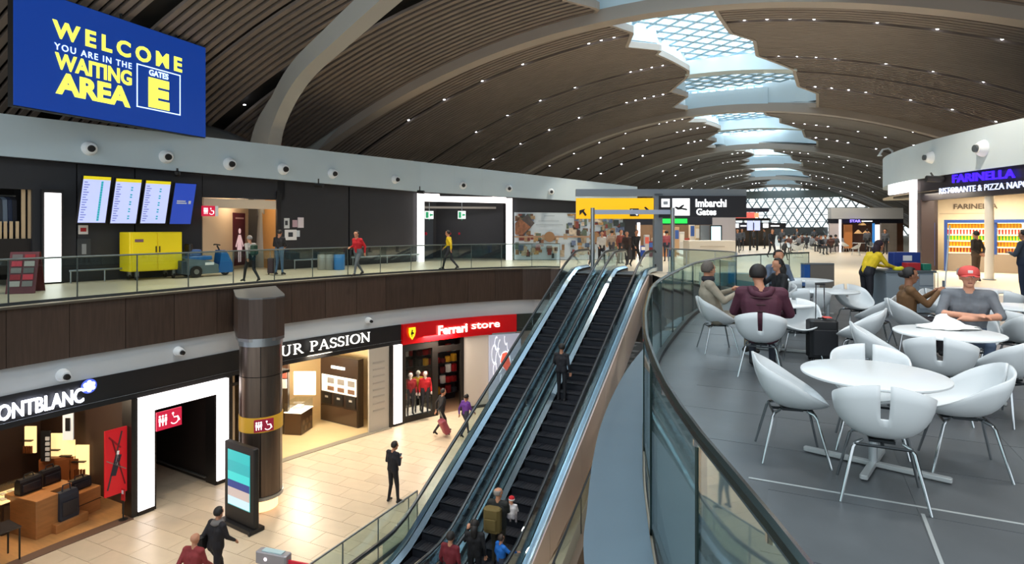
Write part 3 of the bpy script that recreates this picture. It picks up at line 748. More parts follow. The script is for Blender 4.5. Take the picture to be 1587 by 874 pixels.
# --- pen and leather shop
pr, q, pw_ = shopbox(-90, 203, 5.5, WOODF, M('shop_dark_brown', '3A281E', .6), 'dark brown interior of the pen and leather shop', ext=(.1,.45))
lamp('shop_interior_light', 'AREA', q(pw_*.5, 2.2, -2.72), 1100, WARM, 4, 3); lamp('shop_interior_light', 'POINT', q(pw_*.6, 1.8, -3.2), 90, WARM, .2); lamp('shop_interior_light', 'AREA', q(pw_*.8, 1.2, -2.72), 260, WARM, 2, 1.2)  # the point light is an added fill for the interior, no fitting
front(-90, 204, LZ, LZ+.02, M('threshold_brown', '6A5040', .4), 'threshold', pr, off=-.12, t=.35, n=8)
NEON = emis('white_blue_neon', 'E8ECFF', 2.6)
text('ONTBLANC', LP_.w(-6, -.03), LP_.w(128, -.03), (-2.66, -2.66), -2.28, NEON, sf, extr=.04, bold=.018)
text('M', LP_.w(-34, -.03), LP_.w(-10, -.03), (-2.66, -2.66), -2.28, NEON, sf, extr=.04, bold=.018)
# round emblem beside the lettering
e0 = Vector((*LP_.w(137, -.03), -2.28)); ea = Vector((*LP_.w(143, -.03), -2.28)); ex = (ea-e0).normalized(); en = ex.cross(Vector((0,0,1)))
MB().add([e0+ex*.19*math.cos(k*PI/12)+Vector((0,0,.19*math.sin(k*PI/12))) for k in range(24)], [tuple(range(24))]).build('emblem_disc', emis('emblem_blue', '3A4AA0', 1.2), sf)
star = MB(); 
for k in range(6):
    a_ = k*PI/3+PI/6; c_ = e0+en*.02+ex*.10*math.cos(a_)+Vector((0,0,.10*math.sin(a_)))
    star.add([c_+ex*.055*math.cos(j*PI/5)+Vector((0,0,.055*math.sin(j*PI/5))) for j in range(10)], [tuple(range(10))])
star.add([e0+en*.02+ex*.08*math.cos(j*PI/5)+Vector((0,0,.08*math.sin(j*PI/5))) for j in range(10)], [tuple(range(10))])
star.build('emblem_star', NEON, sf)
OAK = M('oak_counter', 'A9713F', .45, var=.16, scale=3, stretch=(1,1,5)); LEATH = M('black_leather', '17171B', .45); GOLDL = emis('warm_shelf_light', 'F3C98A', .9); GREYD = M('dark_grey_cloth', '2E3038', .8)
rzs = math.atan2((Vector((*SFp(150),0))-Vector((*SFp(20),0))).y, (Vector((*SFp(150),0))-Vector((*SFp(20),0))).x)
def at(u, v, z=LZ): return gp(u, v, z)
# vitrine table
x, y = at(28, 812)
vt = thing('display_table', 'low dark display table with lit glass top at the left edge of the pen shop', 'table', (x, y, LZ), rzs+.1)
MB().rbox((0,0,.42), (1.15,.75,.84), .02).build('body', M('walnut_dark', '3B2618', .35), vt); MB().box((0,-.37,.45), (1.05,.03,.62)).build('front_panel', M('bronze_glass', '6E573F', .2, .4), vt)
MB().box((0,0,.86), (1.2,.8,.04)).build('tray', GOLDL, vt); MB().box((0,0,1.0), (1.18,.78,.24)).build('glass_case', GLC, vt)
for i in range(6):
    for j in range(2): MB().rbox((-.45+i*.18, -.18+j*.34, .895), (.12,.2,.03), .01).build('pen_tray', M('cream_tray', 'E9D9BC', .6), vt)
# oak counter in steps
x, y = at(96, 812)
oc = thing('shop_counter', 'stepped oak display counter in the middle of the pen shop', 'counter', (x, y, LZ), rzs+.15)
MB().rbox((-.55,.35,.50), (.55,1.3,1.0), .02).build('plinth_tall', OAK, oc); MB().rbox((.05,.55,.48), (.75,.8,.96), .02).build('plinth_middle', OAK, oc)
MB().rbox((.62,.25,.34), (.75,.75,.68), .02).build('plinth_low', OAK, oc); MB().rbox((-.02,-.25,.12), (.85,.45,.24), .02).build('plinth_foot', OAK, oc)
MB().box((.62,-.13,.34), (.76,.012,.02)).build('shadow_gap', SHOPB, oc)
def bag(nm, label, u, v, z, sz, m, cat='bag', grp='bags on the oak counter', rz=0):
    X, Y = gp(u, v, z); t = thing(nm, label, cat, (X, Y, z), rzs+.15+rz, grp)
    w_, d_, h_ = sz
    MB().loft([[(-w_/2*k,-d_/2*k2,z_),(w_/2*k,-d_/2*k2,z_),(w_/2*k,d_/2*k2,z_),(-w_/2*k,d_/2*k2,z_)] for z_, k, k2 in ((0,.94,.94),(h_*.1,1,1),(h_*.85,.98,.9),(h_,.9,.6))]).build('body', m, t)
    MB().tube([(-w_*.22,0,h_*.97),(-w_*.18,0,h_*1.22),(w_*.18,0,h_*1.22),(w_*.22,0,h_*.97)], .018, 6).build('handle', m, t)
    MB().rbox((0,-d_/2-.01,h_*.42), (w_*.8,.03,h_*.5), .01).build('pocket', M('leather_sheen','26262C',.3), t)
    return t
c0 = oc.location
def ocp(lx, ly, lz, nm, label, sz, m, grp):
    ca, sa = math.cos(oc.rotation_euler[2]), math.sin(oc.rotation_euler[2]); t = bag(nm, label, 10, 800, LZ, sz, m, grp=grp); t.location = (c0[0]+lx*ca-ly*sa, c0[1]+lx*sa+ly*ca, LZ+lz)
G_ = 'leather bags on the oak counter'
ocp(-.5,.55,1.0,'briefcase','soft black leather bag on the tallest oak plinth',(.55,.25,.40),LEATH,G_)
ocp(.12,.7,.96,'briefcase','tall black handbag standing at the back of the middle plinth',(.48,.24,.42),LEATH,G_)
ocp(.62,.25,.68,'briefcase','flat black briefcase lying lowest on the right oak plinth',(.55,.25,.30),LEATH,G_)
ocp(-.05,-.25,.24,'trolley_case','upright grey black trolley case on the foot of the oak counter',(.50,.30,.74),GREYD,G_)
# glowing back shelves
for i, (u0, u1, v0, v1) in enumerate(((38,55,661,702),(78,97,672,720),(98,115,682,728),(117,137,690,738))):
    dd = 18.3
    t = None
    X0, Y0_ = ud(u0, dd); X1, Y1_ = ud(u1, dd)
    t = thing('lit_wall_display', ('small red edged lit niche at the back left of the pen shop','left of three lit display niches behind the counter','middle of three lit display niches behind the counter','right of three lit display niches behind the counter')[i], 'display', (X0, Y0_, zv(v1+4, dd)), 0, 'lit niches of the pen shop')
    MB().ribbon([(X0,Y0_),(X1,Y1_)], zv(v1,dd), zv(v0,dd), .05).build('light_panel', GOLDL, t, world=True)
    MB().ribbon([(X0,Y0_-.12),(X1,Y1_-.12)], zv((v0+v1)/2,dd)-.02, zv((v0+v1)/2,dd)+.01, .1).build('shelf', SHOPB, t, world=True)
    mb = MB()
    for j in range(4): mb.box((X0+(X1-X0)*(j+.6)/4.4, Y0_+(Y1_-Y0_)*(j+.6)/4.4-.06, zv(v1, dd)+.12), (.05,.05,.22))
    mb.build('bottles', M('dark_amber', '6A3A1C', .3), t, world=True, kind='stuff')
t = thing('cabinet', 'orange brown cabinet below the lit niches in the pen shop', 'cabinet', (*ud(72, 19.3), LZ))
MB().ribbon([ud(60, 18.0), ud(132, 18.4)], LZ, LZ+1.15, .4).build('body', M('orange_brown_wood', '8A4E24', .45, var=.1, scale=3), t, world=True)
for u0, u1 in ((62,84),(86,108),(110,131)): MB().ribbon([ud(u0,17.98+.4*(u0-60)/72), ud(u1,17.97+.4*(u1-60)/72)], LZ+.1, LZ+1.08, -.02).build('door', M('orange_brown_door','7A4420',.4), t, world=True)
# rack with frames
t = thing('photo_frame', 'slim tall black board with pale picture tiles between the lit niches', 'frame', (*ud(70, 17.8), -4.5))
MB().ribbon([ud(63, 17.8), ud(77, 17.8)], zv(715,17.8), zv(668,17.8), .05).build('board', BLACK, t, world=True)
for i in range(5): MB().ribbon([ud(70, 17.75), ud(76, 17.75)], zv(680+i*8,17.75)-.05, zv(680+i*8,17.75)+.05, .03).build('picture', M('pale_print','B9BCC0',.5), t, world=True)
t = thing('poster', 'white and black portrait poster above the pen shop counter', 'poster', (*ud(105, 18.0), zv(690,18.0)))
MB().ribbon([ud(97,18.0), ud(113,18.0)], zv(682,18.0), zv(640,18.0), .04).build('sheet', M('poster_white','D8D8D6',.5, emit=.3), t, world=True)
MB().ribbon([ud(101,17.94), ud(108,17.94)], zv(668,17.94), zv(648,17.94), .02).build('print', BLACK, t, world=True)
# red lit poster and dark pier
rp = thing('poster', 'tall red lit poster with crossed pens beside the white portal', 'poster', (*ud(182, 17.2), LZ+.9))
A_, B_ = LP_.w(167, .14), LP_.w(201, .14)
MB().ribbon([A_, B_], zv(776,16.2), zv(672,16.2), .06).build('light_box', emis('poster_red', 'B3121C', .3), rp, world=True)
for (s0,t0,s1,t1,w_,c) in ((.1,.1,.75,.95,.05,'3A2A2A'),(.9,.12,.3,.85,.04,'5A0A10'),(.35,.3,.62,.6,.16,'22202A'),(.5,.45,.58,.66,.07,'E8E0DC'),(.05,.55,.95,.35,.025,'7A6A60'),(.15,.9,.7,.7,.05,'7E0A14')):
    A3, B3 = Vector((*A_,0)), Vector((*B_,0)); zz0, zz1 = zv(776,16.2), zv(672,16.2); n_ = (B3-A3).cross(Vector((0,0,1))).normalized()*.012
    def PP(s_, t_): p = A3+(B3-A3)*s_+n_; return Vector((p.x, p.y, zz0+(zz1-zz0)*t_))
    a_, b_ = PP(s0,t0), PP(s1,t1); d_ = (b_-a_); pe = d_.cross(n_).normalized()*w_*.9
    MB().quad(a_-pe*.5, b_-pe*.5, b_+pe*.5, a_+pe*.5).build('print', M('print_'+c, c, .6, emit=.15), rp, world=True)
st = thing('rope_stand', 'small red topped stand beside the red poster', 'stand', (*gp(191, 806, LZ), LZ))
MB().lathe([(.12,0),(.12,.02),(.02,.03),(.02,.55)], n=12).build('base', BLACK, st); MB().rbox((0,0,.70), (.16,.03,.32), .01).build('panel', M('red_card','B01820',.5), st); MB().rbox((0,-.02,.78), (.08,.01,.10), .005).build('label_card', WHITE, st)
mt = thing('glass_table', 'corner of a dark framed glass table at the left edge of the picture', 'table', (*gp(-2, 872, LZ), LZ), rzs)
for lx, ly in ((-.3,-.3),(.3,-.3),(-.3,.3),(.3,.3)): MB().box((lx,ly,.4), (.03,.03,.8)).build('leg', BLACK, mt)
MB().box((0,0,.81), (.66,.66,.03)).build('top', M('dark_glass_top','3A3430',.15), mt)
# --- restroom portal
front(203, 213, LZ, -2.9, SHOPB, 'pier', sf, off=-.02, t=.5)
front(355, 360, LZ, -2.9, SHOPB, 'pier', sf, off=-.02, t=.5)
front(360, 372, LZ, -2.9, M('cream_wall','D9C3A0',.6), 'pier', sf, off=.3)
po = sroot('door_1', 'white glowing portal frame around the dark restroom passage')
po['label'] = 'white glowing portal frame around the dark restroom passage'
front(213, 238, LZ+.12, -2.92, LIT, 'lit_leg', po, off=-.05, t=.14); front(335, 353, LZ+.12, -2.92, LIT, 'lit_leg', po, off=-.05, t=.14)
front(238, 335, -3.34, -2.92, LIT, 'lit_lintel', po, off=-.05, t=.14)
front(213, 238, LZ, LZ+.12, SHOPB, 'foot', po, off=-.05, t=.16); front(335, 353, LZ, LZ+.12, SHOPB, 'foot', po, off=-.05, t=.16)
for u in (239.5, 333): front(u, u+2, LZ, -3.34, SHOPB, 'reveal', po, off=-.02, t=.5, n=1)
a, ax, ny, w_ = local(238, 335)
def qq(x, y, z): p = a+ax*x+ny*y; return (p.x, p.y, z)
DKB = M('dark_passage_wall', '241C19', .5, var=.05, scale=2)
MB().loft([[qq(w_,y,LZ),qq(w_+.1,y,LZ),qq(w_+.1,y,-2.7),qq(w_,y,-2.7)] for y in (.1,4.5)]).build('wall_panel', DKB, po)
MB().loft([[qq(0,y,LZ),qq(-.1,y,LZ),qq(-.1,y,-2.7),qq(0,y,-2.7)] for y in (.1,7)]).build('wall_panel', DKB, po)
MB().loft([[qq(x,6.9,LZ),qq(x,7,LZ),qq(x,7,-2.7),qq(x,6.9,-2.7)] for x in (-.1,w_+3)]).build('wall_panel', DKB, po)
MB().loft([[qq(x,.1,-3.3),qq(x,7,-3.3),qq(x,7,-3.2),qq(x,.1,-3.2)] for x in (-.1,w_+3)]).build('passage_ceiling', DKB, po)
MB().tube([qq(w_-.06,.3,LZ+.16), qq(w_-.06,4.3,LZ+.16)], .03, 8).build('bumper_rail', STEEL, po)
sg_ = thing('restroom_sign', 'maroon restroom sign with white figures in the white portal', 'sign', (*LP_.w(257,-.1), -4.0))
sA, sB = LP_.w(239,-.12), LP_.w(278,-.12)
MB().ribbon([sA, sB], -3.95, -3.42, .04).build('plate', M('crimson_sign','A81434',.5,emit=.7), sg_, world=True); pictos(sA, sB, -3.88, -3.48, sg_)
# --- passion shop
PASSW = M('cream_shop_wall', 'E9CFA0', .55, var=.03, scale=1)
ps, q, w2 = shopbox(415, 603, 4.6, M('cream_shop_floor','E3C99A',.25,var=.04,scale=2), PASSW, 'cream interior of the shop with lettered sign')
lamp('shop_interior_light', 'AREA', q(w2*.5, 2.0, -2.72), 1500, (1,.84,.62), 4, 3); lamp('shop_interior_light', 'POINT', q(w2*.45, 1.6, -3.1), 240, (1,.84,.62), .25)  # bare point light added to brighten the dim cream walls
SERIF = M('sign_letter_white', 'F4F1EA', .4, emit=1.2)
def arc(cx_, cy_, rx, ry, a0, a1, wx, wy, n=14):
    return [([cx_+rx*math.cos(a0+(a1-a0)*i/n), cy_+ry*math.sin(a0+(a1-a0)*i/n)], wx*abs(math.cos(a0+(a1-a0)*i/n))+wy*abs(math.sin(a0+(a1-a0)*i/n))) for i in range(n+1)]
def ln(x0, y0, x1, y1, w_): return [([x0, y0], w_), ([x1, y1], w_)]
def sr(x, y, l=.13): return ln(x-l, y, x+l, y, .035)
SG = {'O': (1.0, [arc(.5,.5,.40,.47,0,2*PI,.13,.05,24)]), 'I': (.45, [ln(.22,0,.22,1,.12), sr(.22,.018), sr(.22,.982)]),
 'U': (.95, [ln(.22,.35,.22,1,.12)+[], arc(.47,.33,.25,.30,PI,2*PI,.09,.05), ln(.72,.35,.72,1,.05), sr(.22,.982), sr(.72,.982)]),
 'P': (.75, [ln(.22,0,.22,1,.12), arc(.34,.735,.30,.245,-PI/2,PI/2,.12,.045), ln(.22,.49,.36,.49,.045), ln(.22,.98,.36,.98,.045), sr(.22,.018), sr(.16,.982,.1)]),
 'R': (.90, [ln(.22,0,.22,1,.12), arc(.34,.745,.28,.235,-PI/2,PI/2,.12,.045), ln(.22,.51,.36,.51,.045), ln(.22,.98,.36,.98,.045), ln(.42,.50,.78,.03,.12), sr(.22,.018), sr(.16,.982,.1), sr(.80,.018,.09)]),
 'A': (.95, [ln(.16,.02,.47,.98,.045), ln(.46,1,.80,.02,.125), ln(.27,.34,.66,.34,.045), sr(.14,.018,.11), sr(.80,.018,.13)]),
 'S': (.68, [arc(.34,.74,.22,.235,.5,PI*1.35,.10,.05,10)+[([.34,.5],.13)]+arc(.34,.26,.24,.235,PI*.35,-PI*.88,.10,.05,12), ln(.56,.75,.56,.95,.035), ln(.09,.05,.09,.28,.035)]),
 'N': (1.0, [ln(.18,.0,.18,1,.05), ln(.14,1,.80,.0,.13), ln(.80,0,.80,1,.05), sr(.18,.018,.11), sr(.12,.982,.1), sr(.80,.982,.11)]), ' ': (.45, [])}
def serif_text(body, A, B, z0, z1, m, parent, extr=.05):
    tot = sum(SG[c][0] for c in body); A3, B3 = Vector((*A,0)), Vector((*B,0)); L_ = (B3-A3).length; ax = (B3-A3)/L_; n = ax.cross(Vector((0,0,1))).normalized(); sx = L_/tot; h = z1-z0; x0 = 0
    for ch in body:
        mb = MB()
        for st_ in SG[ch][1]:
            P_ = [Vector((p[0]*sx, p[1]*h)) for p, _ in st_]; W_ = [w_*min(sx,h)*1.05 for _, w_ in st_]; rings = []
            for i, p in enumerate(P_):
                d_ = (P_[min(i+1,len(P_)-1)]-P_[max(i-1,0)]).normalized(); q_ = Vector((-d_.y, d_.x))*W_[i]/2
                def W3(v, o): b_ = A3+ax*(x0+v.x)+n*o; return (b_.x, b_.y, z0+v.y)
                rings.append([W3(p-q_,0), W3(p+q_,0), W3(p+q_,extr), W3(p-q_,extr)])
            mb.loft(rings)
        if mb.v: mb.build('letter', m, parent, world=True)
        x0 += SG[ch][0]*sx
serif_text('OUR PASSION', LP_.w(411,-.05), LP_.w(573,-.05), -2.56, -2.2, SERIF, sf)
front(572, 603, LZ, -2.9, M('grey_glass_panel', 'B7AFA2', .25), 'grey_panel', sf, off=.0, t=.08)
for v in range(8): front(578, 596, -3.5-v*.27, -3.43-v*.27, M('grey_print','9C968C',.5), 'print', sf, off=-.01, t=.02, n=1)
front(603, 609, LZ, -2.9, SHOPB, 'frame', sf, off=-.04, t=.2); front(622, 626, LZ, -2.9, SHOPB, 'frame', sf, off=-.04, t=.2)
front(609, 622, LZ+.1, -2.92, LIT, 'lit_leg', sf, off=-.06, t=.14); front(609, 622, LZ, LZ+.1, SHOPB, 'foot', sf, off=-.06, t=.14)
front(415, 604, LZ, LZ+.02, M('threshold_grey','8D8474',.4), 'threshold', ps, off=-.15, t=.3, n=6)
# black display wall
bd = thing('display_cabinet', 'tall dark brown display cabinet with lit shelf of watches in the cream shop', 'cabinet', (*gp(525, 655, LZ), LZ))
A_, B_ = gp(497, 650, LZ), gp(555, 664, LZ)
MB().ribbon([A_, B_], LZ, LZ+2.75, .3).build('body', M('espresso', '2E2018', .35), bd, world=True)
def bsub(s0, s1, z0, z1, m, nm, par=bd, off=.02, AA=None, BB=None, **k):
    AA, BB = AA or A_, BB or B_; a3, b3 = Vector((*AA,0)), Vector((*BB,0)); p0, p1 = a3+(b3-a3)*s0, a3+(b3-a3)*s1
    return MB().ribbon([(p0.x,p0.y),(p1.x,p1.y)], LZ+z0, LZ+z1, -off).build(nm, m, par, world=True, **k)
bsub(.04,.96,1.25,1.95,emis('white_case_light','F6EFE2',.5),'lit_case')
for i in range(3):
    bsub(.2+i*.27,.38+i*.27,1.62,1.85,M('photo_grey','8A8480',.5),'watch_photo',off=.03); bsub(.2+i*.27,.38+i*.27,1.32,1.5,M('photo_brown','7A5A48',.5),'watch_photo',off=.03)
    bsub(.06+i*.32,.30+i*.32,.75,1.2,BLACK,'drawer',off=.03); bsub(.14+i*.32,.22+i*.32,1.0,1.08,M('silver_tag','B8B4AC',.4),'tag_plate',off=.04)
bsub(.02,.98,.05,.68,M('brown_gloss','4A382A',.2),'base_panel')
A3 = (A_[0]+(B_[0]-A_[0])*.3, A_[1]+(B_[1]-A_[1])*.3); B3 = (A_[0]+(B_[0]-A_[0])*.66, A_[1]+(B_[1]-A_[1])*.66)
bsub(.3,.66,2.25,2.36,SERIF,'name_plate',off=.03)
# vitrine
x, y = gp(463, 668, LZ)
vt = thing('display_case', 'brown cube display case with lit glass top in the cream shop', 'cabinet', (x, y, LZ), rzs+.35)
MB().rbox((0,0,.42), (.95,.7,.84), .02).build('body', M('brown_cube','4A3423',.3), vt); MB().box((0,0,.86), (.97,.72,.03)).build('tray', emis('tray_white','FFF4DE',1.3), vt)
MB().box((0,0,1.05), (.94,.70,.36)).build('glass_case', GLC, vt); MB().rbox((0,0,.96), (.4,.3,.12), .02).build('stand', WHITE, vt)
for k in range(3): MB().lathe([(.10,0),(.10,.012)], (0,0,0), 12).build('relief_ring', M('ring_brown','6A5038',.3), vt, loc=(-.3+k*.3,-.36,.45)).rotation_euler = (PI/2,0,0)
for k in range(2): MB().lathe([(.10,0),(.10,.012)], (0,0,0), 12).build('relief_ring', MATS['ring_brown'], vt, loc=(-.15+k*.3,-.36,.2)).rotation_euler = (PI/2,0,0)
wp = thing('wall_picture', 'pale glowing picture panel on the cream wall behind the cube case', 'picture', (*gp(472, 645, LZ), LZ+1.2))
MB().ribbon([ud(455, 24.2), ud(489, 24.2)], zv(612,24.2), zv(576,24.2), .06).build('panel', emis('panel_cream','FFF6E6',.45), wp, world=True)
wp2 = thing('shelf_unit', 'dark shelf with small framed watches at the left edge of the cream shop', 'shelf', (*gp(441, 665, LZ), LZ))
MB().ribbon([ud(432, 23.6), ud(446, 23.6)], LZ, zv(556,23.6), .2).build('body', M('espresso','2E2018',.35), wp2, world=True)
for v0, v1, c in ((572,586,'C85A4A'),(588,602,'D8D2CA')): MB().ribbon([ud(435, 23.5), ud(444, 23.5)], zv(v1,23.5), zv(v0,23.5), .05).build('picture', M('pic_'+c,c,.5,emit=.3), wp2, world=True)
# --- red sports shop
RED = M('glossy_red', 'B8060C', .25, coat=.4, emit=.12)
front(623, 762, -2.95, -2.1, RED, 'red_sign_band', sf, off=-.06, t=.2, n=8); front(762, 800, -2.9, -2.1, RED, 'red_sign_band', sf, off=-.06, t=.2, n=3)
front(800, 860, -2.9, -2.1, M('dark_green_band','2A322E',.5), 'sign_band', sf, off=.02, n=3)
text('Ferrari', LP_.w(677,-.12), LP_.w(722,-.12), (-2.72,-2.72), -2.33, emis('cream_letters','FFE9D8',1.6), sf, extr=.03, bold=.03)
text('store', LP_.w(729,-.12), LP_.w(773,-.12), (-2.62,-2.62), -2.36, MATS['cream_letters'], sf, extr=.03, bold=.005)
c3 = Vector((*LP_.w(636,-.14), -2.5)); c4 = Vector((*LP_.w(642,-.14), -2.5)); ex = (c4-c3).normalized()
shp = [(-.16,.24),(.16,.24),(.17,.05),(.12,-.12),(0,-.27),(-.12,-.12),(-.17,.05)]
MB().add([c3+ex*a_+Vector((0,0,b_)) for a_, b_ in shp], [tuple(range(7))]).build('shield', emis('shield_yellow','F5D21E',1.0), sf)
n_ = ex.cross(Vector((0,0,1)))*.01
hs = [(-.02,.17),(.03,.13),(.01,.06),(.07,.02),(.05,-.06),(.02,-.02),(0,-.15),(-.03,-.15),(-.02,-.04),(-.06,-.08),(-.05,.03),(-.03,.10)]
MB().add([c3+n_+ex*a_*1.3+Vector((0,0,b_)) for a_, b_ in hs], [tuple(range(12))]).build('rearing_horse', BLACK, sf)
fr, q, w3 = shopbox(626, 719, 3.6, M('store_floor','8A6A50',.4), M('store_dark','6A3A30',.6), 'crowded red and black interior of the sports shop', dark=M('store_dark2','5A3A30',.6), ext=(.1,1.6))
lamp('shop_interior_light', 'AREA', q(w3*.5, 1.0, -2.72), 1400, (1,.86,.7), 3, 2)
for a_, b_ in ((626,629),(670,679),(714,719)): front(a_, b_, LZ, -2.95, SHOPB, 'frame', sf, off=.0, t=.14, n=1)
front(626, 672, LZ, LZ+.22, SHOPB, 'sill', sf, off=0, t=.2); front(679, 714, -3.5, -3.25, SHOPB, 'transom', sf, off=0, t=.14)
front(626, 675, -3.25, -2.95, SHOPB, 'transom', sf, off=0, t=.1)
front(629, 671, LZ+.22, -3.25, GLC, 'shop_window', sf, off=.06, t=.012, n=2)
front(629, 671, LZ+.20, LZ+.24, emis('window_bed','F0DCC8',.5), 'window_bed', sf, off=.16, t=.9, n=2)
rnd = random.Random(4)
for nm, lab, u0, u1, yb, rows in (('clothes_shelf','left wall shelf packed with red and black clothes in the sports shop',.02,.50,1.9,6),('clothes_shelf','right wall shelf packed with red and black clothes in the sports shop',.54,1.25,1.7,5)):
    t = thing(nm, lab, 'shelf', q(w3*u0,yb,LZ), 0, 'clothes shelves of the red shop')
    MB().loft([[q(w3*u,yb+.1,LZ),q(w3*u,yb+.5,LZ),q(w3*u,yb+.5,-3.1),q(w3*u,yb+.1,-3.1)] for u in (u0,u1)]).build('back', M('shelf_dark','221615',.6), t, world=True)
    for r_ in range(rows):
        z_ = LZ+.35+r_*.48
        MB().loft([[q(w3*u,yb-.15,z_-.04),q(w3*u,yb+.1,z_-.04),q(w3*u,yb+.1,z_),q(w3*u,yb-.15,z_)] for u in (u0,u1)]).build('shelf_board', SHOPB, t, world=True)
        for k in range(7):
            c_ = rnd.choice(['C01820','C01820','1A1A1C','8E0F16','2A2A30','E8E4DE','D8A020','5A0C10'])
            uu = u0+(u1-u0)*(k+.5)/7; hh = rnd.uniform(.18,.38); p_ = q(w3*uu, yb-.02, z_+hh/2)
            MB().rbox(p_, (w3*(u1-u0)/7*.8, .22, hh), .03, rzs).build('folded_clothes', M('cloth_'+c_, c_, .8), t, world=True)
# white wall and swirl poster right of the red shop
front(719, 757, LZ, -2.95, M('pale_wall','CFC4B8',.6), 'wall_panel', sf, off=.02, t=.1); front(806, 862, LZ, -2.9, M('pale_wall','CFC4B8',.6), 'wall_panel', sf, off=.5, t=.1)
front(719, 800, LZ, LZ+.12, M('dark_base','3A3632',.5), 'baseboard', sf, off=-.01, t=.1)
sp = thing('poster', 'large grey poster with white swirls and a red figure, half behind the escalator', 'poster', (*LP_.w(780,-.0), LZ+.2))
MB().ribbon([LP_.w(757,-.1), LP_.w(806,-.1)], LZ+.2, -2.98, .1).build('light_box', emis('poster_lavender','A4A8B8',.3), sp, world=True)
pA, pB = Vector((*LP_.w(757,-.125),0)), Vector((*LP_.w(806,-.125),0))
def PQ(s_, t_): p = pA+(pB-pA)*s_; return Vector((p.x, p.y, LZ+.2+t_*3.0))
def swirl(cx_, cy_, r, w_, m, a0=0, a1=5.5, n=18, sx=.6):
    mb = MB(); k_ = .06
    for i in range(n):
        t0, t1 = a0+(a1-a0)*i/n, a0+(a1-a0)*(i+1)/n
        mb.quad(PQ(cx_+sx*r*math.cos(t0),cy_+r*math.sin(t0)),PQ(cx_+sx*r*math.cos(t1),cy_+r*math.sin(t1)),PQ(cx_+sx*(r+w_)*math.cos(t1),cy_+(r+w_)*math.sin(t1)),PQ(cx_+sx*(r+w_)*math.cos(t0),cy_+(r+w_)*math.sin(t0)))
    return mb.build('swirl_print', m, sp, world=True)
PW = emis('print_white','EDEFF5',.45)
for c_ in ((.15,.72,.12),(.22,.88,.08),(.18,.48,.09),(.52,.94,.07),(.35,.80,.12),(.62,.86,.10),(.78,.70,.10),(.30,.62,.16),(.40,.30,.10),(.60,.22,.08),(.35,.12,.06)): swirl(c_[0],c_[1],c_[2],.03,PW,a0=c_[0]*5)
mb = MB(); mb.add([PQ(.5+.17*math.cos(k*PI/8), .62+.14*math.sin(k*PI/8)) for k in range(16)], [tuple(range(16))]); mb.build('print', PW, sp, world=True)
def PQ2(s_, t_): return PQ(s_, t_) - Vector((pB-pA)).cross(Vector((0,0,1))).normalized()*-.01
MB().add([PQ2(.40,.72),PQ2(.34,.60),PQ2(.42,.52),PQ2(.62,.40),PQ2(.80,.30),PQ2(.86,.34),PQ2(.68,.50),PQ2(.62,.64),PQ2(.54,.74)], [tuple(range(9))]).build('print', emis('print_coral','E0604E',.5), sp, world=True)
# barrier reader bottom left and its red tape
x, y = gp(425, 905, LZ+.0)
X1, Y1 = gp(398, 845, LZ+1.15); X2, Y2 = gp(450, 862, LZ+1.05)
ba = thing('access_barrier', 'grey metal barrier head with a small light and red arm at the bottom', 'barrier', (X1+.5, Y1, LZ), math.atan2(Y2-Y1, X2-X1))
MB().rbox((0,0,1.0), (.78,.22,.26), .03).build('head', M('barrier_grey','A9A4A8',.4,.3), ba); MB().tube([(-.1,0,0),(-.1,0,.9)], .06, 10).build('post', STEEL, ba, smooth=True)
MB().ball((-.12,-.115,1.0), (.035,.01,.035), 8, 5).build('indicator', emis('indicator','FFE6F4',4), ba); MB().box((0,0,1.14), (.5,.14,.02)).build('top_plate', M('pale_blue_plate','BCD6DA',.3), ba)
MB().box((.85,0,.94), (.95,.04,.14)).build('arm', M('tape_red','C81E34',.5,emit=.15), ba); MB().box((.85,-.022,.97), (.2,.006,.05)).build('arm_label', WHITE, ba)
# ================================================================== UPPER LEFT WALL: FITTINGS AND THINGS
def wz(v, u, off=0): return zv(v, WP.at(u, off)[1])
def wp(root, u0, v0, u1, v1, m, name, off=0, t=.04, **k):
    """panel on the wall; v rows taken at the panel's own depth"""
    return MB().ribbon(WP.seg(u0, u1, off, 1), wz(v1, (u0+u1)/2, off), wz(v0, (u0+u1)/2, off), -t).build(name, m, root, world=True, **k)
def wthing(name, label, cat, u, v, group=None, off=0): x, y = WP.w(u, off); return thing(name, label, cat, (x, y, wz(v, u, off)), 0, group)
# timber slat shop front at the far left with hanging clothes
t = wthing('slat_screen', 'pale timber slat screen in the dark clothes shop at the far left', 'screen', 25, 420)
TIM = M('pale_timber', 'D0B48E', .55, var=.1, scale=4, stretch=(1,1,.3))
for i, u in enumerate((-8, 0, 8.5, 17.5, 27)): wp(t, u, 343, u+5, 370, TIM, 'slat', off=.25, t=.06)
for u in (36, 46): wp(t, u, 293, u+6, 370, TIM, 'slat', off=.25, t=.06)
wp(t, -30, 370, 52, 425, M('dark_counter_front','1B1512',.5), 'counter_front', off=.25, t=.1)
wthing_ = wthing('clothes_rail', 'steel rail with hanging dark blue jackets in the far left shop', 'rail', 12, 300)
a_, b_ = WP.w(-20,.6), WP.w(32,.6); zr_ = wz(302, 8)
MB().tube([(*a_, zr_), (*b_, zr_)], .03, 6).build('rail', STEEL, wthing_, world=True)
for u, c, h in ((2,'3A3F48',1.1),(9,'6E7C8C',.9),(17,'27324A',1.2),(24,'1C1F28',1.25)):
    x, y = WP.w(u, .6); MB().loft([[(x-r*1.0,y-.06,z),(x+r*1.0,y-.06,z),(x+r,y+.06,z),(x-r,y+.06,z)] for r, z in ((.28,zr_-h),(.26,zr_-.5),(.24,zr_-.15),(.05,zr_-.04))]).build('jacket', M('coat_'+c, c, .8), wthing_, world=True)
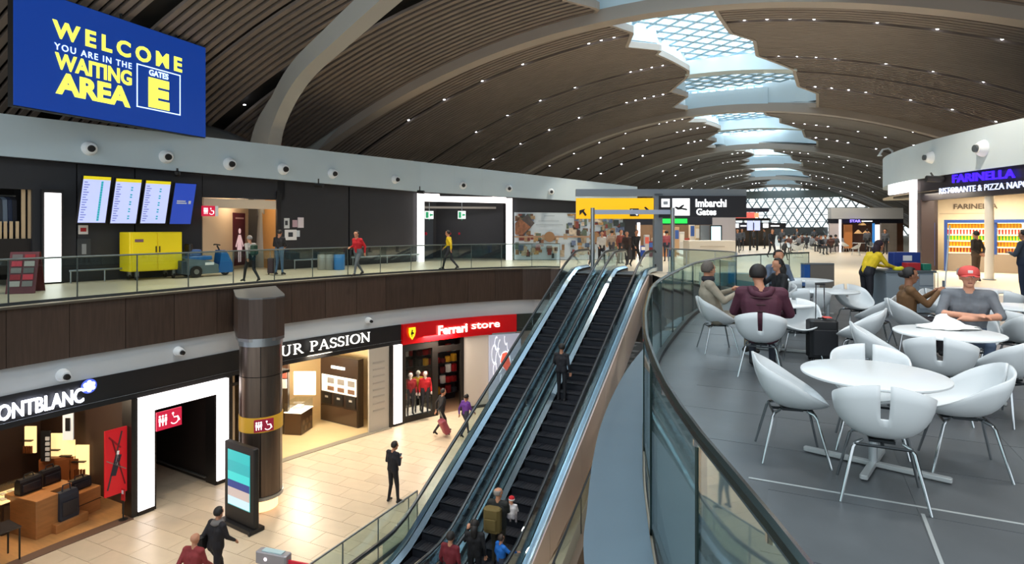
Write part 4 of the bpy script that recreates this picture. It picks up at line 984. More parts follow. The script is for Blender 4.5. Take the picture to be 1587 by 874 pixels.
x, y = WP.w(12, 4); MB().ribbon([WP.w(-60, 3), WP.w(60, 3)], 0, 3.9, .1).build('wall_left.005', M('shop_back_dark','15120F',.7), kind='structure', label='dark back wall of the clothes shop')
# lit white pillar panel
t = sroot('trim_3', 'tall glowing white panel beside the clothes shop')
wp(t, 62, 294, 96, 440, BLACK, 'frame', off=-.01, t=.2); wp(t, 66, 299, 91.5, 437, LIT, 'lit_panel', off=-.2, t=.04)
# A board
x, y = ud(40, 17.6)
ab = thing('sandwich_board', 'tilted red and grey advertising board standing by the glowing white panel', 'sign', (x, y, 0), TH+.35)
for s_, dy in ((-1, -.0), (1, .0)):
    MB().loft([[(-.35,-.02+s_*.38,0.0),(.35,-.02+s_*.38,0),(.35,.02+s_*.38,0),(-.35,.02+s_*.38,0)],[(-.35,-.02+s_*.03,1.18),(.35,-.02+s_*.03,1.18),(.35,.02+s_*.03,1.18),(-.35,.02+s_*.03,1.18)]]).build('board', M('board_dark_red','5A1820',.5), ab)
for i in range(5):
    for j in range(2):
        z_ = .2+i*.19; yy = -.38+.35*(z_+.07)/1.18-.03
        MB().quad((-.28+j*.3,yy-.03,z_),(-.03+j*.3,yy-.03,z_),(-.03+j*.3,yy+.012,z_+.15),(-.28+j*.3,yy+.012,z_+.15)).build('photo_print', M('ab_'+['A8A29A','8E1420','7A7470','C03040','5E5A58'][(i+j*2)%5], ['A8A29A','8E1420','7A7470','C03040','5E5A58'][(i+j*2)%5], .6), ab)
# flight screens, each tipped forward
SCRB = M('screen_lilac', 'B4BEF0', .4, emit=.5); SCRY = M('screen_header_yellow', 'D8C81E', .4, emit=.4); SCRD = M('screen_blue', '233FA0', .4, emit=.5); TEAL = M('screen_teal_mark', '1E8E98', .4, emit=.6); INK = M('screen_ink', '6A74B0', .4, emit=.4)
for i, (u0, u1, v0, v1) in enumerate(((113,161,274,345),(163,208,278,346),(209,253,281,346),(254,292,285,347))):
    d = WP.at((u0+u1)/2, -.5)[1]; z0, z1 = zv(v1, d), zv(v0, d)
    A, B = Vector((*WP.w(u0+3,-.45),0)), Vector((*WP.w(u1-3,-.45),0)); n = (B-A).cross(Vector((0,0,1))).normalized()
    t = thing('flight_screen', ('first','second','third','fourth')[i]+' tilted flight screen from the left'+(', plain blue with a short white line' if i == 3 else ', lilac list under a yellow header'), 'screen', (A.x, A.y, z0), 0, 'flight screens')
    def S(s_, t_, o=0): p = A+(B-A)*s_ + n*(.28*t_+o); return Vector((p.x, p.y, z0+(z1-z0)*t_)) + (B-A).normalized()*(.10*(t_-.5))
    def sl(s0,t0,s1,t1,o,m,nm,th=.01): return MB().loft([[S(s0,t0,o),S(s0,t0,o+th),S(s0,t1,o+th),S(s0,t1,o)],[S(s1,t0,o),S(s1,t0,o+th),S(s1,t1,o+th),S(s1,t1,o)]]).build(nm, m, t, world=True)
    sl(-.04,-.02,1.04,1.02,-.1,BLACK,'housing',.1)
    if i < 3:
        sl(0,0,1,.93,0,SCRB,'display'); sl(0,.93,1,1,0,SCRY,'header_bar')
        for k in range(16):
            mm = sl(.05,.05+k*.054,.05+(.12+(k*7%3)*.04),.05+k*.054+.02,.012,INK,'text_row',.003)
            if i == 0 or k % 3: sl(.66-.04*i,.04+k*.054,.74-.04*i,.04+k*.054+(.05 if i == 0 else .03),.012,TEAL,'status_mark',.003)
    else:
        sl(0,0,1,1,0,SCRD,'display'); sl(.18,.50,.66,.53,.012,WHITE,'text_row',.003); sl(.18,.55,.60,.58,.012,WHITE,'text_row',.003); sl(.74,.50,.86,.58,.012,WHITE,'text_row',.003)
t = wthing('notice', 'small white notice with a red emblem under the first flight screen', 'sign', 128, 362); wp(t, 121,349,136,363, M('paper_white','D8D4D0',.6), 'sheet'); wp(t, 124,353,133,359, M('emblem_red','A81C24',.5), 'print', off=-.045, t=.005)
t = wthing('poster', 'dark square poster with a grey figure below the small notice', 'poster', 130, 397); wp(t, 119,370,140,398, M('poster_dark','3A3E42',.4), 'sheet'); wp(t, 126,378,133,394, M('grey_print2','8E9498',.5), 'print', off=-.045, t=.005)
t = wthing('spot_camera', 'small dark camera under the blue grey band above the flight screens', 'camera', 266, 270); X, Y = WP.w(266, -.5); MB().ball((X, Y, wz(270,266)), .12, 10, 6).build('dome', BLACK, t, world=True); MB().tube([(X,Y,wz(270,266)),(X,Y,wz(262,266))], .04, 6).build('stem', BLACK, t, world=True)
# low bumper rails along the wall
for nm, u0, u1, v in (('floor_rail',100,205,433),('floor_rail',446,500,416),('floor_rail',535,640,410)):
    a_, b_ = WP.w(u0,-.5), WP.w(u1,-.5); t = thing('floor_rail', {100:'low steel bumper rail left of the yellow cart',446:'low steel bumper rail between the dark suited traveller and the bins',535:'low steel bumper rail left of the glowing portal'}[u0], 'rail', (*a_, 0), 0, 'bumper rails')
    MB().tube([(*a_,.42),(*b_,.42)], .035, 8).build('tube', STEEL, t, world=True)
    for k in (0.02,.5,.98): MB().tube([(a_[0]+(b_[0]-a_[0])*k,a_[1]+(b_[1]-a_[1])*k,0),(a_[0]+(b_[0]-a_[0])*k,a_[1]+(b_[1]-a_[1])*k,.42)], .025, 6).build('foot', STEEL, t, world=True)
# restroom recess: cream walls
CREAMW = M('cream_recess', 'C9B59B', .6, var=.03, scale=1); OCHRE = M('ochre_wall', 'B88A50', .6, var=.04)
def WD(u, o): return ud(u, WP.at(u)[1]+o)
rr = sroot('wall_left.006', 'cream restroom recess in the dark wall')
MB().ribbon([WD(314,.1), WD(385,3.0)], 0, 3.4, .1).build('wall_panel', CREAMW, rr)
MB().ribbon([WD(385,3.0), WD(402,2.7)], 0, 3.4, .1).build('dark_door', M('dark_olive','2A2114',.5), rr)
MB().ribbon([WD(400,2.7), WD(428,.3)], 0, 3.4, .1).build('wall_panel', OCHRE, rr)
wp(rr, 315, 309, 427, 323, M('cream_lintel','D6C5AC',.6), 'lintel', off=.02, t=.05)
MB().ribbon([WP.w(428,-.02), WP.w(434,-.02)], 0, 3.5, -.06).build('jamb', BLACK, rr)
lamp('recess_lamp', 'POINT', (*WD(375, .9), 3.0), 45, WARM, .2)
X0, Y0_ = WD(360, 1.86); X1, Y1 = WD(378.5, 2.62)
t = thing('door_panel', 'dark maroon door panel with a white female figure in the cream recess', 'sign', (X0, Y0_, 0))
dm = depth((X0, Y0_)); 
MB().ribbon([(X0,Y0_),(X1,Y1)], .15, 2.55, -.05).build('panel', M('maroon_panel','4A1226',.5), t, world=True)
A3, B3 = Vector((X0,Y0_,0)), Vector((X1,Y1,0)); nn = (B3-A3).cross(Vector((0,0,1))).normalized()*.06
def PF(s_, z_): p = A3+(B3-A3)*s_+nn; return (p.x, p.y, z_)
mb = MB(); mb.add([PF(.5+.11*math.cos(k*PI/5), 1.72+.13*math.sin(k*PI/5)) for k in range(10)], [tuple(range(10))])
mb.add([PF(*p) for p in ((.40,1.55),(.60,1.55),(.86,1.02),(.76,.98),(.66,1.25),(.72,.80),(.62,.80),(.62,.30),(.53,.30),(.53,.78),(.47,.78),(.47,.30),(.38,.30),(.38,.80),(.28,.80),(.34,1.25),(.24,.98),(.14,1.02))], [tuple(range(18))]); mb.build('female_figure', M('figure_pink_white','E4C8D0',.5,emit=.3), t, world=True)
mb = MB(); mb.add([PF(.15,2.28),PF(.85,2.28),PF(.85,2.34),PF(.15,2.34)], [(0,1,2,3)]); mb.build('caption_bar', M('caption','B89AA4',.5), t, world=True)
t = wthing('restroom_sign', 'small projecting red restroom sign at the corner of the cream recess', 'sign', 314, 336, off=-.6)
A_, B_ = WP.w(303,-.62), WP.w(322,-.62); z0_, z1_ = wz(335,314,-.6), wz(319,314,-.6)
MB().ribbon([A_,B_], z0_, z1_, .12).build('box', M('crimson_sign','A81434',.5,emit=.7), t, world=True); MB().ribbon([WP.w(322.2,-.62), WP.w(327,-.62)], z0_, z1_, .12).build('side_box', WHITE, t, world=True); pictos(A_, B_, z0_+.05, z1_-.05, t)
# notices right of the recess
for i, (u0,v0,u1,v1,c,l) in enumerate(((440,338,448,354,'C8CCCE','small dark bordered notice, upper left of the group by the recess'),(453,341,460,352,'B79AA6','small pinkish notice in the middle of the group by the recess'),(461,337,470,353,'D9CFD4','pale notice, upper right of the group by the recess'),(441,356,459,372,'DCDCDC','larger white notice with dark square print, lower left of the group'),(459,357,464,367,'C8D0D6','narrow grey notice, lower right of the group by the recess'))):
    t = wthing('notice', l, 'sign', (u0+u1)/2, v1, 'notices on the dark wall'); wp(t, u0,v0,u1,v1, M('nt_'+c,c,.6), 'sheet')
    if i in (0,3): wp(t, u0+(1 if i==0 else 5), v0+4, u0+(5 if i==0 else 12), v1-5, M('ink_dark','30343A',.6), 'print', off=-.045, t=.006)
for u, v in ((480,288),(637,298)):
    X, Y = WP.w(u,-.7); z_ = wz(v,u); t = thing('surveillance_camera', 'dark bullet camera under the pale band, '+('right of the notices' if u == 480 else 'at the left corner of the glowing portal'), 'camera', (X,Y,z_), TH, 'surveillance cameras')
    MB().tube([(-.12,0,0),(.25,-.12,-.03)], .09, 8).build('body', BLACK, t); MB().tube([(0,0,.05),(0,0,.3)], .03, 6).build('bracket', BLACK, t)
# glowing portal
t = sroot('door_2', 'white glowing portal frame with exit signs on the left wall')
wp(t, 646, 299, 656.5, 407, LIT, 'lit_leg', off=-.05, t=.12); 
MB().ribbon(WP.seg(784,793.5,-.05,1), .02, wz(307.5,790), -.12).build('lit_leg', LIT, t, world=True)
MB().ribbon(WP.seg(656.5,784,-.05,6), [wz(312+3*i/6, 656.5+i*21.25) for i in range(7)], [wz(300+6*i/6, 656.5+i*21.25) for i in range(7)], -.12).build('lit_lintel', LIT, t, world=True)
for a_, b_, d0, d1 in ((656,700,3.2,3.4),(700,786,3.4,2.2)): MB().ribbon([WP.w(a_,d0), WP.w(b_,d1)], 0, 4.1, .1).build('recess_wall', M('recess_dark','2B2A30',.5,var=.05), t)
MB().ribbon([WP.w(656,.1), WP.w(657,3.2)], 0, 4.1, .1).build('recess_wall', M('recess_dark2','2B2A30',.5), t); MB().ribbon([WP.w(786,2.2), WP.w(785,.1)], 0, 4.1, .1).build('recess_wall', M('recess_dark2','2B2A30',.5), t)
MB().ribbon([WP.w(663,2.6), WP.w(690,2.7)], 0, 2.4, .08).build('door_leaf', M('blue_grey_door','3A4450',.4), t)
MB().ribbon([WP.w(663,1.6), WP.w(772,1.5)], 3.0, 3.12, .2).build('light_strip', M('strip_grey','8A857E',.5,emit=.15), t)
EXG = M('exit_green', '2E8E62', .4, emit=.5); EXW = M('exit_white', 'E6F4EC', .4, emit=.9)
for u0, u1, l in ((667,680,'left hanging green exit sign inside the glowing portal'),(715,727,'right hanging green exit sign inside the glowing portal')):
    X, Y = WP.w((u0+u1)/2, 1.2); z0_, z1_ = wz(339,u0,1.2), wz(327,u0,1.2); s_ = thing('exit_sign', l, 'sign', (X,Y,z0_), 0, 'hanging exit signs')
    a_, b_ = WP.w(u0,1.2), WP.w(u1,1.2); MB().ribbon([a_,b_], z0_, z1_, .08).build('panel', EXW, s_, world=True)
    A3, B3 = Vector((*a_,0)), Vector((*b_,0)); nn = (B3-A3).cross(Vector((0,0,1))).normalized()*.01
    def PG(s2, t2): p = A3+(B3-A3)*s2+nn; return (p.x, p.y, z0_+(z1_-z0_)*t2)
    MB().add([PG(.05,.1),PG(.42,.1),PG(.42,.9),PG(.05,.9)], [(0,1,2,3)]).build('green_field', EXG, s_, world=True)
    MB().add([PG(.5,.5),PG(.7,.8),PG(.7,.62),PG(.94,.62),PG(.94,.38),PG(.7,.38),PG(.7,.2)], [tuple(range(7))]).build('arrow', EXG, s_, world=True)
    MB().tube([(X,Y,z1_),(X,Y,z1_+.5)], .02, 6).build('rod', STEEL, s_, world=True)
    MB().add([PG(.42,-.02),PG(.58,-.02),PG(.5,-.25)], [(0,1,2)]).build('pointer', EXG, s_, world=True)
for u, v, l in ((676,362,'round red prohibition mark on the blue grey door'),(707,362,'small red mark on the recess wall left of the fire point'),(722,362,'small red mark on the recess wall right of the fire point')):
    d = WP.at(u,2.3)[1]; X, Y = WP.w(u,2.3); z_ = zv(v,d); s_ = thing('wall_mark', l, 'sign', (X,Y,z_), 0, 'red marks in the portal recess'); MB().tube([(X,Y,z_),(X-.02,Y-.05,z_)], .10 if u == 676 else .07, 10).build('disc', M('mark_red','B02038',.5,emit=.15), s_, world=True)
# mural right of the portal
mu = sroot('wall_left.007', 'pale mural of pasted photographs with a brown rail')
def mz(t_, u): return .02+(wz(330,u)-.02)*t_
MB().ribbon(WP.seg(797,965,-.0,5), .02, [wz(329+i*.3,797+i*25.6) for i in range(6)], -.03).build('mural_sheet', M('mural_pale','B9C6D0',.6,var=.05,scale=2), mu)
rnd = random.Random(11); mcols = ['6A4A36','8A6A4A','3F2E2C','B08C5C','4A5A72','7A3A34','5C6A5A','A89880','2E3A3C','5A6A8A','C9B8A4','9A8468','B8A890']
for k in range(260):
    u = rnd.uniform(798, 960); t_ = rnd.uniform(.03,.95)
    if t_ > .45 and 822 < u < 876: continue
    if t_ < .5 and rnd.random() < .12: continue
    w_ = rnd.uniform(3.5,8.5); h_ = rnd.uniform(.06,.15); c_ = rnd.choice(mcols); o_ = -.032-.0004*k
    MB().ribbon([WP.w(u,o_), WP.w(min(u+w_,968),o_)], mz(t_,u), mz(min(t_+h_,.98),u), -.004).build('photo_print', M('mp_'+c_, c_, .6, var=.35, scale=7), mu)
MB().ribbon(WP.seg(797,925,-.16,5), mz(.475,800), mz(.51,800), -.02).build('brown_rail', M('brown_stripe','A08068',.5), mu)
for u in (851, 920):
    X, Y = WP.w(u,-.2); z_ = mz(.49,u); n3 = Vector((X,Y,0)).normalized()
    MB().tube([(X,Y,z_),(X-n3.x*.03,Y-n3.y*.03,z_)], .30, 20).build('brown_disc', M('brown_disc_m','8E6A48',.5), mu)
X, Y = WP.w(808,-.15)
q4 = [(798,.52),(822,.50),(828,.80),(816,.98),(806,.96),(798,.70)]
MB().add([(*WP.w(u,-.16), mz(t_,u)) for u, t_ in ((812,.52),(828,.78),(817,.98),(800,.72))], [(0,1,2,3)]).build('photo_print', M('mp_big_dark','4A4444',.6,var=.3,scale=5), mu)
MB().add([(*WP.w(u,-.165), mz(t_,u)) for u, t_ in ((798,.55),(808,.52),(822,.70),(806,.88),(798,.78))], [(0,1,2,3,4)]).build('photo_print', M('mp_big_warm','8A5A40',.6,var=.5,scale=6), mu)
for t0, u0, u1 in ((.93,843,859),(.82,834,866),(.74,830,872)): MB().ribbon([WP.w(u0,-.14),WP.w(u1,-.14)], mz(t0,u0), mz(t0+.012,u0), -.003).build('caption', M('caption_grey','8C98A4',.6), mu)
# shops beyond the end of the left wall
# ---- yellow cart, floor scrubber, bins, luggage on the left balcony
x, y = gp(243, 433)
yc = thing('luggage_cabinet', 'big yellow two door cabinet on castors by the left wall', 'cabinet', (x, y, 0), math.atan2(*(lambda a,b: (b[1]-a[1], b[0]-a[0]))(WP.w(205), WP.w(280)))+.02)
YEL = M('yellow_metal', 'E8CF12', .4, emit=.05); MB().rbox((0,.45,1.02), (1.78,.9,1.40), .03).build('body', YEL, yc)
for s_ in (-1,1): d_ = MB().rbox((s_*.43+.02,-.02,1.02), (.83,.03,1.32), .01).build('door', M('yellow_door','F0DA1C',.4), yc); MB().box((s_*.06+.02,-.05,1.1), (.03,.03,.22)).build('handle', BLACK, d_)
MB().rbox((-.60,-.045,1.42), (.28,.01,.10), .003).build('badge', M('badge_purple','7A5A6A',.5), yc)
for sx in (-.62,.62):
    for sy in (.12,.78): c_ = MB().tube([(sx-.03,sy,.10),(sx+.03,sy,.10)], .10, 12).build('wheel', RUB, yc); MB().box((sx,sy,.22), (.10,.12,.20)).build('fork', STEEL, c_)
x, y = gp(318, 428)
sm = thing('floor_scrubber', 'blue and grey ride on floor scrubber parked before the cream recess', 'vehicle', (x, y, 0), yc.rotation_euler[2])
BLU = M('scrubber_blue', '1E63A8', .35); GRY = M('scrubber_grey', '5E6E74', .4)
MB().loft([[(-.85,-.34,z),(.35,-.34,z),(.35,.34,z),(-.85,.34,z)] for z in (.12,.45)]+[[(-.80,-.30,.72),(.0,-.30,.62),(.0,.30,.62),(-.80,.30,.72)]]).build('body', GRY, sm)
MB().rbox((-.30,0,.72), (.9,.56,.16), .04).build('tank_lid', BLU, sm); MB().rbox((-.45,0,.92), (.42,.5,.26), .06).build('seat', M('seat_blue','24508C',.5), sm); MB().rbox((-.62,0,1.12), (.14,.46,.3), .05).build('seat_back', BLACK, sm)
MB().loft([[(x0,-.25,z),(x1,-.25,z),(x1,.25,z),(x0,.25,z)] for x0,x1,z in ((.35,1.0,.12),(.45,.95,.5),(.50,.78,.85),(.52,.66,1.0))]).build('front_fairing', BLU, sm, smooth=True)
MB().rbox((.15,0,.22), (.5,.6,.10), .02).build('footboard', GRY, sm)
MB().tube([(.55,0,1.0),(.46,0,1.18)], .03, 8).build('steering_column', BLACK, sm); MB().tube([(.46,-.24,1.20),(.40,-.1,1.22),(.40,.1,1.22),(.46,.24,1.20)], .025, 8).build('handlebar', BLACK, sm)
for sx, sy, r_ in ((-.52,-.36,.22),(-.52,.36,.22),(.78,0,.15)): w_ = MB().tube([(sx,sy-.05,r_),(sx,sy+.05,r_)], r_, 16).build('wheel', RUB, sm); MB().tube([(sx,sy-.06,r_),(sx,sy+.06,r_)], r_*.45, 10).build('hub', STEEL, w_)
MB().rbox((-.95,0,.40), (.2,.8,.5), .03).build('rear_tank', M('tank_dark','2A3A44',.4), sm)
MB().rbox((.0,-.345,.50), (.34,.01,.10), .004).build('white_badge', WHITE, sm)
x, y = gp(506, 419)
for i, (du, m_, l) in enumerate(((-3.5,M('bin_grey','9A9C98',.4,.3),'left grey steel recycling bin beside the balcony'),(6.5,M('bin_grey2','8E918E',.4,.3),'middle grey recycling bin beside the balcony'),(20,M('bin_blue','2E7AC0',.4),'blue recycling bin at the right end of the bin row'))):
    x, y = gp(504+du if i < 2 else 526, 418); t = thing('recycling_bin', l, 'bin', (x, y, 0), TH, 'recycling bins'); MB().lathe([(.22,0),(.24,.04),(.24,.66),(.22,.70)], n=14).build('body', m_, t, smooth=True); MB().lathe([(.24,.70),(.25,.74),(.12,.76)], n=14).build('lid', DSTEEL, t)
x, y = gp(421, 425.5); t = thing('suitcase', 'dark maroon suitcase standing left of the man in the black sweater', 'suitcase', (x, y, 0), TH); MB().rbox((0,0,.36), (.30,.24,.62), .06).build('shell', M('maroon_case','3A1822',.4), t); MB().tube([(-.1,.1,.66),(-.1,.1,1.0),(.1,.1,1.0),(.1,.1,.66)], .012, 6).build('handle', STEEL, t)
for s_ in (-1,1): MB().tube([(s_*.12-.015,0,.04),(s_*.12+.015,0,.04)], .04, 8).build('wheel', RUB, t)

# ================================================================== HANGING LED BOARD
d0, d1 = 17.6, 24.0
A_, B_ = ud(20.5, d0), ud(318, d1)
lb_ = thing('led_screen', 'huge blue hanging display with yellow WELCOME lettering above the left wall', 'screen', (*A_, 5.45))
LEDB = M('led_blue', '08307E', .5, emit=.65); LEDY = M('led_yellow', 'F6F65A', .4, emit=.75); LEDW = M('led_pale', 'BFD8F0', .4, emit=1.0)
MB().ribbon([A_, B_], 5.44, 9.05, .25).build('housing', BLACK, lb_, world=True)
n_ = Vector((B_[0]-A_[0], B_[1]-A_[1], 0)).cross(Vector((0,0,1))).normalized()
def LB(s_, o=.03): return (A_[0]+(B_[0]-A_[0])*s_+n_.x*o, A_[1]+(B_[1]-A_[1])*s_+n_.y*o)
def usx(u):                                    # share along the board for a pixel column
    r = (u-CX)/FPX; ca = ((20.5-CX)/FPX*d0, d0); cb = ((318-CX)/FPX*d1, d1); g0 = ca[0]-r*ca[1]; g1 = cb[0]-r*cb[1]; return g0/(g0-g1)
MB().ribbon([LB(0,.0), LB(1,.0)], 5.47, 9.03, -.02).build('screen', LEDB, lb_, world=True)
def bz(v, u): s_ = usx(u); return zv(v, d0+(d1-d0)*s_)
def ltx(body, u0, u1, vt, vb, m, bold=.02, sp=1.0):   # rows given at the left end column
    text(body, LB(usx(u0)), LB(usx(u1)), bz(vb, u0), bz(vt, u0), m, lb_, extr=.012, bold=bold, space=sp)
ltx('WELCOME', 80, 281, 29, 57, LEDY, .035, 1.45)
ltx('YOU ARE IN THE', 83, 203, 65.5, 76, LEDW, .01, 1.25)
ltx('WAITING', 84, 203, 80, 106, LEDY, .035, 1.0)
ltx('AREA', 85, 201, 110, 144.5, LEDY, .045, 1.0)
ltx('GATES', 230, 260, 107, 116.5, LEDW, .03, 1.0)
ltx('E', 229, 261.5, 119, 165.5, LEDY, .07, 1.0)
zt_, zb_ = bz(98, 211), bz(165.5, 211)
s0_, s1_ = usx(211), usx(279)
for a1, b1, za, zb in ((s0_,s0_+.006,zb_,zt_),(s1_-.006,s1_,zb_,zt_),(s0_,s1_,zb_,zb_+.04),(s0_,s1_,zt_-.04,zt_)): MB().ribbon([LB(a1,.022), LB(b1,.022)], za, zb, -.008).build('frame_line', LEDW, lb_, world=True)
for s_ in (.12,.5,.82): p = LB(s_,-.15); MB().tube([(*p,9.0),(*p,9.9)], .05, 6).build('hanger', DSTEEL, lb_, world=True)

# ================================================================== SIGN GANTRY AT THE ESCALATOR TOP
gd = 26.0
gg = thing('sign_gantry', 'grey sign gantry with yellow and black direction panels behind the escalator landing', 'sign', (*ud(1020, gd), 0))
GB = M('gantry_grey', '7E858C', .4, .4)
def gbox(u0, v0, u1, v1, d, m, nm, t=.12, par=None): return MB().ribbon([ud(u0,d), ud(u1,d)], zv(v1,d), zv(v0,d), t).build(nm, m, par or gg, world=True)
YS = M('gate_yellow', 'F7B900', .45, emit=.4); BS = M('sign_black', '191B24', .45, emit=.0); SWH = emis('sign_white', 'F2F4F6', .8)
gbox(893,293,1157,304,gd,GB,'top_beam',.3); gbox(893,307,1013,339,gd-.1,YS,'yellow_panel'); gbox(1022,303.5,1157,337,gd-.1,BS,'black_panel')
gbox(1014,300,1027,422,gd,GB,'post',.3)
for u in (918.5, 1042.5): a_ = ud(u, 24.9); MB().tube([(*a_,0),(*a_,zv(322,24.9))], .085, 10).build('post', STEEL, gg, world=True, smooth=True); MB().box((*a_,.02), (.4,.4,.03)).build('base_plate', STEEL, gg, world=True)
gbox(920,325,1046,332,24.95,M('gantry_lilac','A8B0C4',.35,.4),'cross_bar',.06)
# arrows and pictograms
def gp_poly(pts, m, nm, d=gd-.14): return MB().add([(*ud(u,d), zv(v,d)) for u, v in pts], [tuple(range(len(pts)))]).build(nm, m, gg, world=True)
gp_poly([(898,326),(907,323.5),(905,327),(909.5,333),(907,335),(902.5,329),(898,334)][::1], BLACK, 'arrow')
gp_poly([(976,323),(990,323),(990,335),(976,335)], BLACK, 'escalator_pictogram'); gp_poly([(977.5,325),(980,324.5),(989,333),(987,334)], SWH, 'pictogram_mark', gd-.16)
gp_poly([(992,326),(1001,325),(998,321),(1001,320.5),(1007,326),(1001,330),(998.5,329.5),(1001,327.5),(992,328)], BLACK, 'arrow')
gp_poly([(1025,308),(1038,308),(1038,321),(1025,321)], SWH, 'lift_pictogram'); gp_poly([(1042,307.5),(1069,307.5),(1069,334),(1042,334)], SWH, 'departure_pictogram')
gp_poly([(1045,321),(1048,320),(1052,321.5),(1056,318.5),(1059,317),(1061,318),(1057,322),(1063,323),(1066,324.5),(1064,326),(1057,324.6),(1050,325)], BLACK, 'plane', gd-.17)
gp_poly([(1028,312),(1035,312),(1035,317),(1028,317)], M('grey_mark','9AA0A8',.5), 'pictogram_mark', gd-.17)
text('Imbarchi', ud(1078,gd-.14), ud(1126,gd-.14), zv(321,gd-.14), zv(308.5,gd-.14), SWH, gg, bold=.03)
text('Gates', ud(1079,gd-.14), ud(1110,gd-.14), zv(333.5,gd-.14), zv(323,gd-.14), SWH, gg, bold=.03)

# ================================================================== MIDDLE DISTANCE
# cream wall box beyond the cafe glass
bx = thing('reception_counter', 'cream box shaped counter standing in the concourse behind the cafe glass', 'counter', (*ud(1104, 29.5), 0), TH)
MB().rbox((0,.5,.62), (2.3,1.0,1.24), .03).build('body', M('cream_counter','D8CFC0',.45), bx)
mb = MB(); mb.box((0,-.012,.95), (1.2,.01,.06)); mb.build('faint_line', M('faint','C0B4A2',.5), bx)
# block of shops across the hall, left centre
blk = sroot('wall_far', 'row of shop fronts across the concourse behind the gantry')
def fb(u0, v0, u1, v1, d, m, nm, t=.15, par=None): return MB().ribbon([ud(u0,d), ud(u1,d)], zv(v1,d), zv(v0,d), t).build(nm, m, par or blk, world=True)
DSH = M('far_shop_dark','1E2230',.5)
fb(972,338,1104,400,40,M('far_shop_inside','9A7A5C',.6,var=.2,scale=1.5),'back_wall'); fb(960,337,1104,348.5,38,DSH,'sign_band',.4); fb(1022,339,1065,346,37.9,emis('neon_green','18C23A',1.6),'green_neon',.1)
fb(972,345,980,398,37.8,DSH,'pier',.3); fb(988,345,992,398,37.8,LIT,'lit_strip',.1); fb(1100,337,1140,400,41,M('far_white_wall','B5AEB0',.6),'white_wall',.2)
fb(1086,349,1100,397,38,M('far_grey_wall','7C8288',.5),'grey_pier',.3); fb(1101,349,1119,378,37.5,BLACK,'screen_frame',.1); fb(1103,351,1117,376,37.35,emis('cyan_screen','C4F0FA',1.3),'cyan_screen',.05)
for k, (u, c, h) in enumerate(((996,'2A4A9A',.7),(1002,'B8B4B0',1.4),(1008,'7A2A30',1.0),(1030,'C98A5A',1.7),(1036,'2A4A9A',.7),(1048,'C8A078',1.9),(1056,'D8D0C4',1.6),(1064,'A84A3A',1.2),(1072,'E8DAC4',2.2),(1080,'D0B890',2.0),(1092,'8A6A4A',1.4),(1014,'C8B8A0',1.2))):
    t = thing('display_stand', 'coloured display stand in the shop behind the gantry, '+f'{["blue topped","white tall","dark red","amber","navy","tan tall","off white","rust red","cream tallest","sand","brown","beige low"][k]}', 'stand', (*ud(u,39), 0), TH, 'stands of the shop behind the gantry')
    MB().rbox((0,0,h*.5), (.34,.3,h), .04).build('body', M('ds_'+c,c,.6,emit=.12), t); MB().box((0,-.16,h*.75), (.24,.02,h*.3)).build('card', M('ds_card_'+str(k%3),['E8E0D0','D06050','4060A0'][k%3],.6,emit=.15), t)
# far left fronts (sign, screens) and hall signs
fb(1128,345,1200,400,62,M('far_brown_mix','4A4038',.6,var=.5,scale=.6),'shop_front'); fb(1118,322,1192,328,60,DSH,'roof_edge',2.0); fb(1128,329,1170,338,59,emis('sign_salmon','C85A50',.7),'salmon_sign'); fb(1128,338,1194,342,58.8,BLACK,'dark_band')
fb(1170,330,1176,337,58.9,emis('sign_orange','E08A60',.9),'orange_mark')
sgn = thing('direction_sign', 'small black hanging direction sign with white arrow squares far down the hall', 'sign', (*ud(1160,50), zv(352,50)))
MB().ribbon([ud(1130,50), ud(1218,50)], zv(354,50), zv(345.5,50), .2).build('panel', BS, sgn, world=True)
for a_, b_ in ((1137,1145),(1183,1191)): MB().ribbon([ud(a_,49.9), ud(b_,49.9)], zv(353,49.9), zv(346.5,49.9), .06).build('arrow_square', SWH, sgn, world=True)
for a_, b_ in ((1148,1157),(1195,1208)): MB().ribbon([ud(a_,49.9), ud(b_,49.9)], zv(351,49.9), zv(349,49.9), .05).build('word_line', SWH, sgn, world=True)
for i, (a_, b_) in enumerate(((1158.5,1167),(1169.5,1178))):
    t = thing('departure_monitor', ('left','right')[i]+' of two tall lilac departure monitors far down the hall', 'screen', (*ud(a_,49), 0), 0, 'far departure monitors'); MB().ribbon([ud(a_,49), ud(b_,49)], zv(357,49), zv(342,49), .1).build('display', SCRB, t, world=True); MB().ribbon([ud(a_+3,49.1), ud(b_-3,49.1)], 0, zv(342,49), .1).build('stand', DSTEEL, t, world=True)
# building far right of the hall
rb = sroot('wall_right.002', 'far shop building on the right with pale band and brown front')
fb(1288,322,1400,339,46,M('band_grey','A9ADB0',.5),'pale_band',.5); fb(1286,339,1400,346,46.3,DSH,'sign_band',.3); fb(1303,339,1400,400,47,M('far_brown_inside','4A2E20',.6,var=.4,scale=.8),'shop_inside',.3)
fb(1301,340,1304,396,45.8,emis('far_lit','F4EEEA',.7),'lit_leg',.1); fb(1286,346,1301,396,46.2,M('far_white_wall','B5AEB0',.6),'wall_panel',.2); fb(1353,346,1356,396,45.8,emis('far_blue','2A6AA8',.7),'blue_edge',.1); fb(1356,348,1366,394,45.8,MATS['far_lit'],'lit_panel',.1)
fb(1309,348,1321,385,46.5,M('far_orange','B0703C',.6,emit=.15),'picture'); text('STAR', ud(1317,45.8), ud(1334,45.8), zv(344.5,45.8), zv(340.5,45.8), emis('neon_violet','7A6AF0',2.0), rb, bold=.02); fb(1336,342,1352,343.5,45.8,SWH,'word_line',.05)
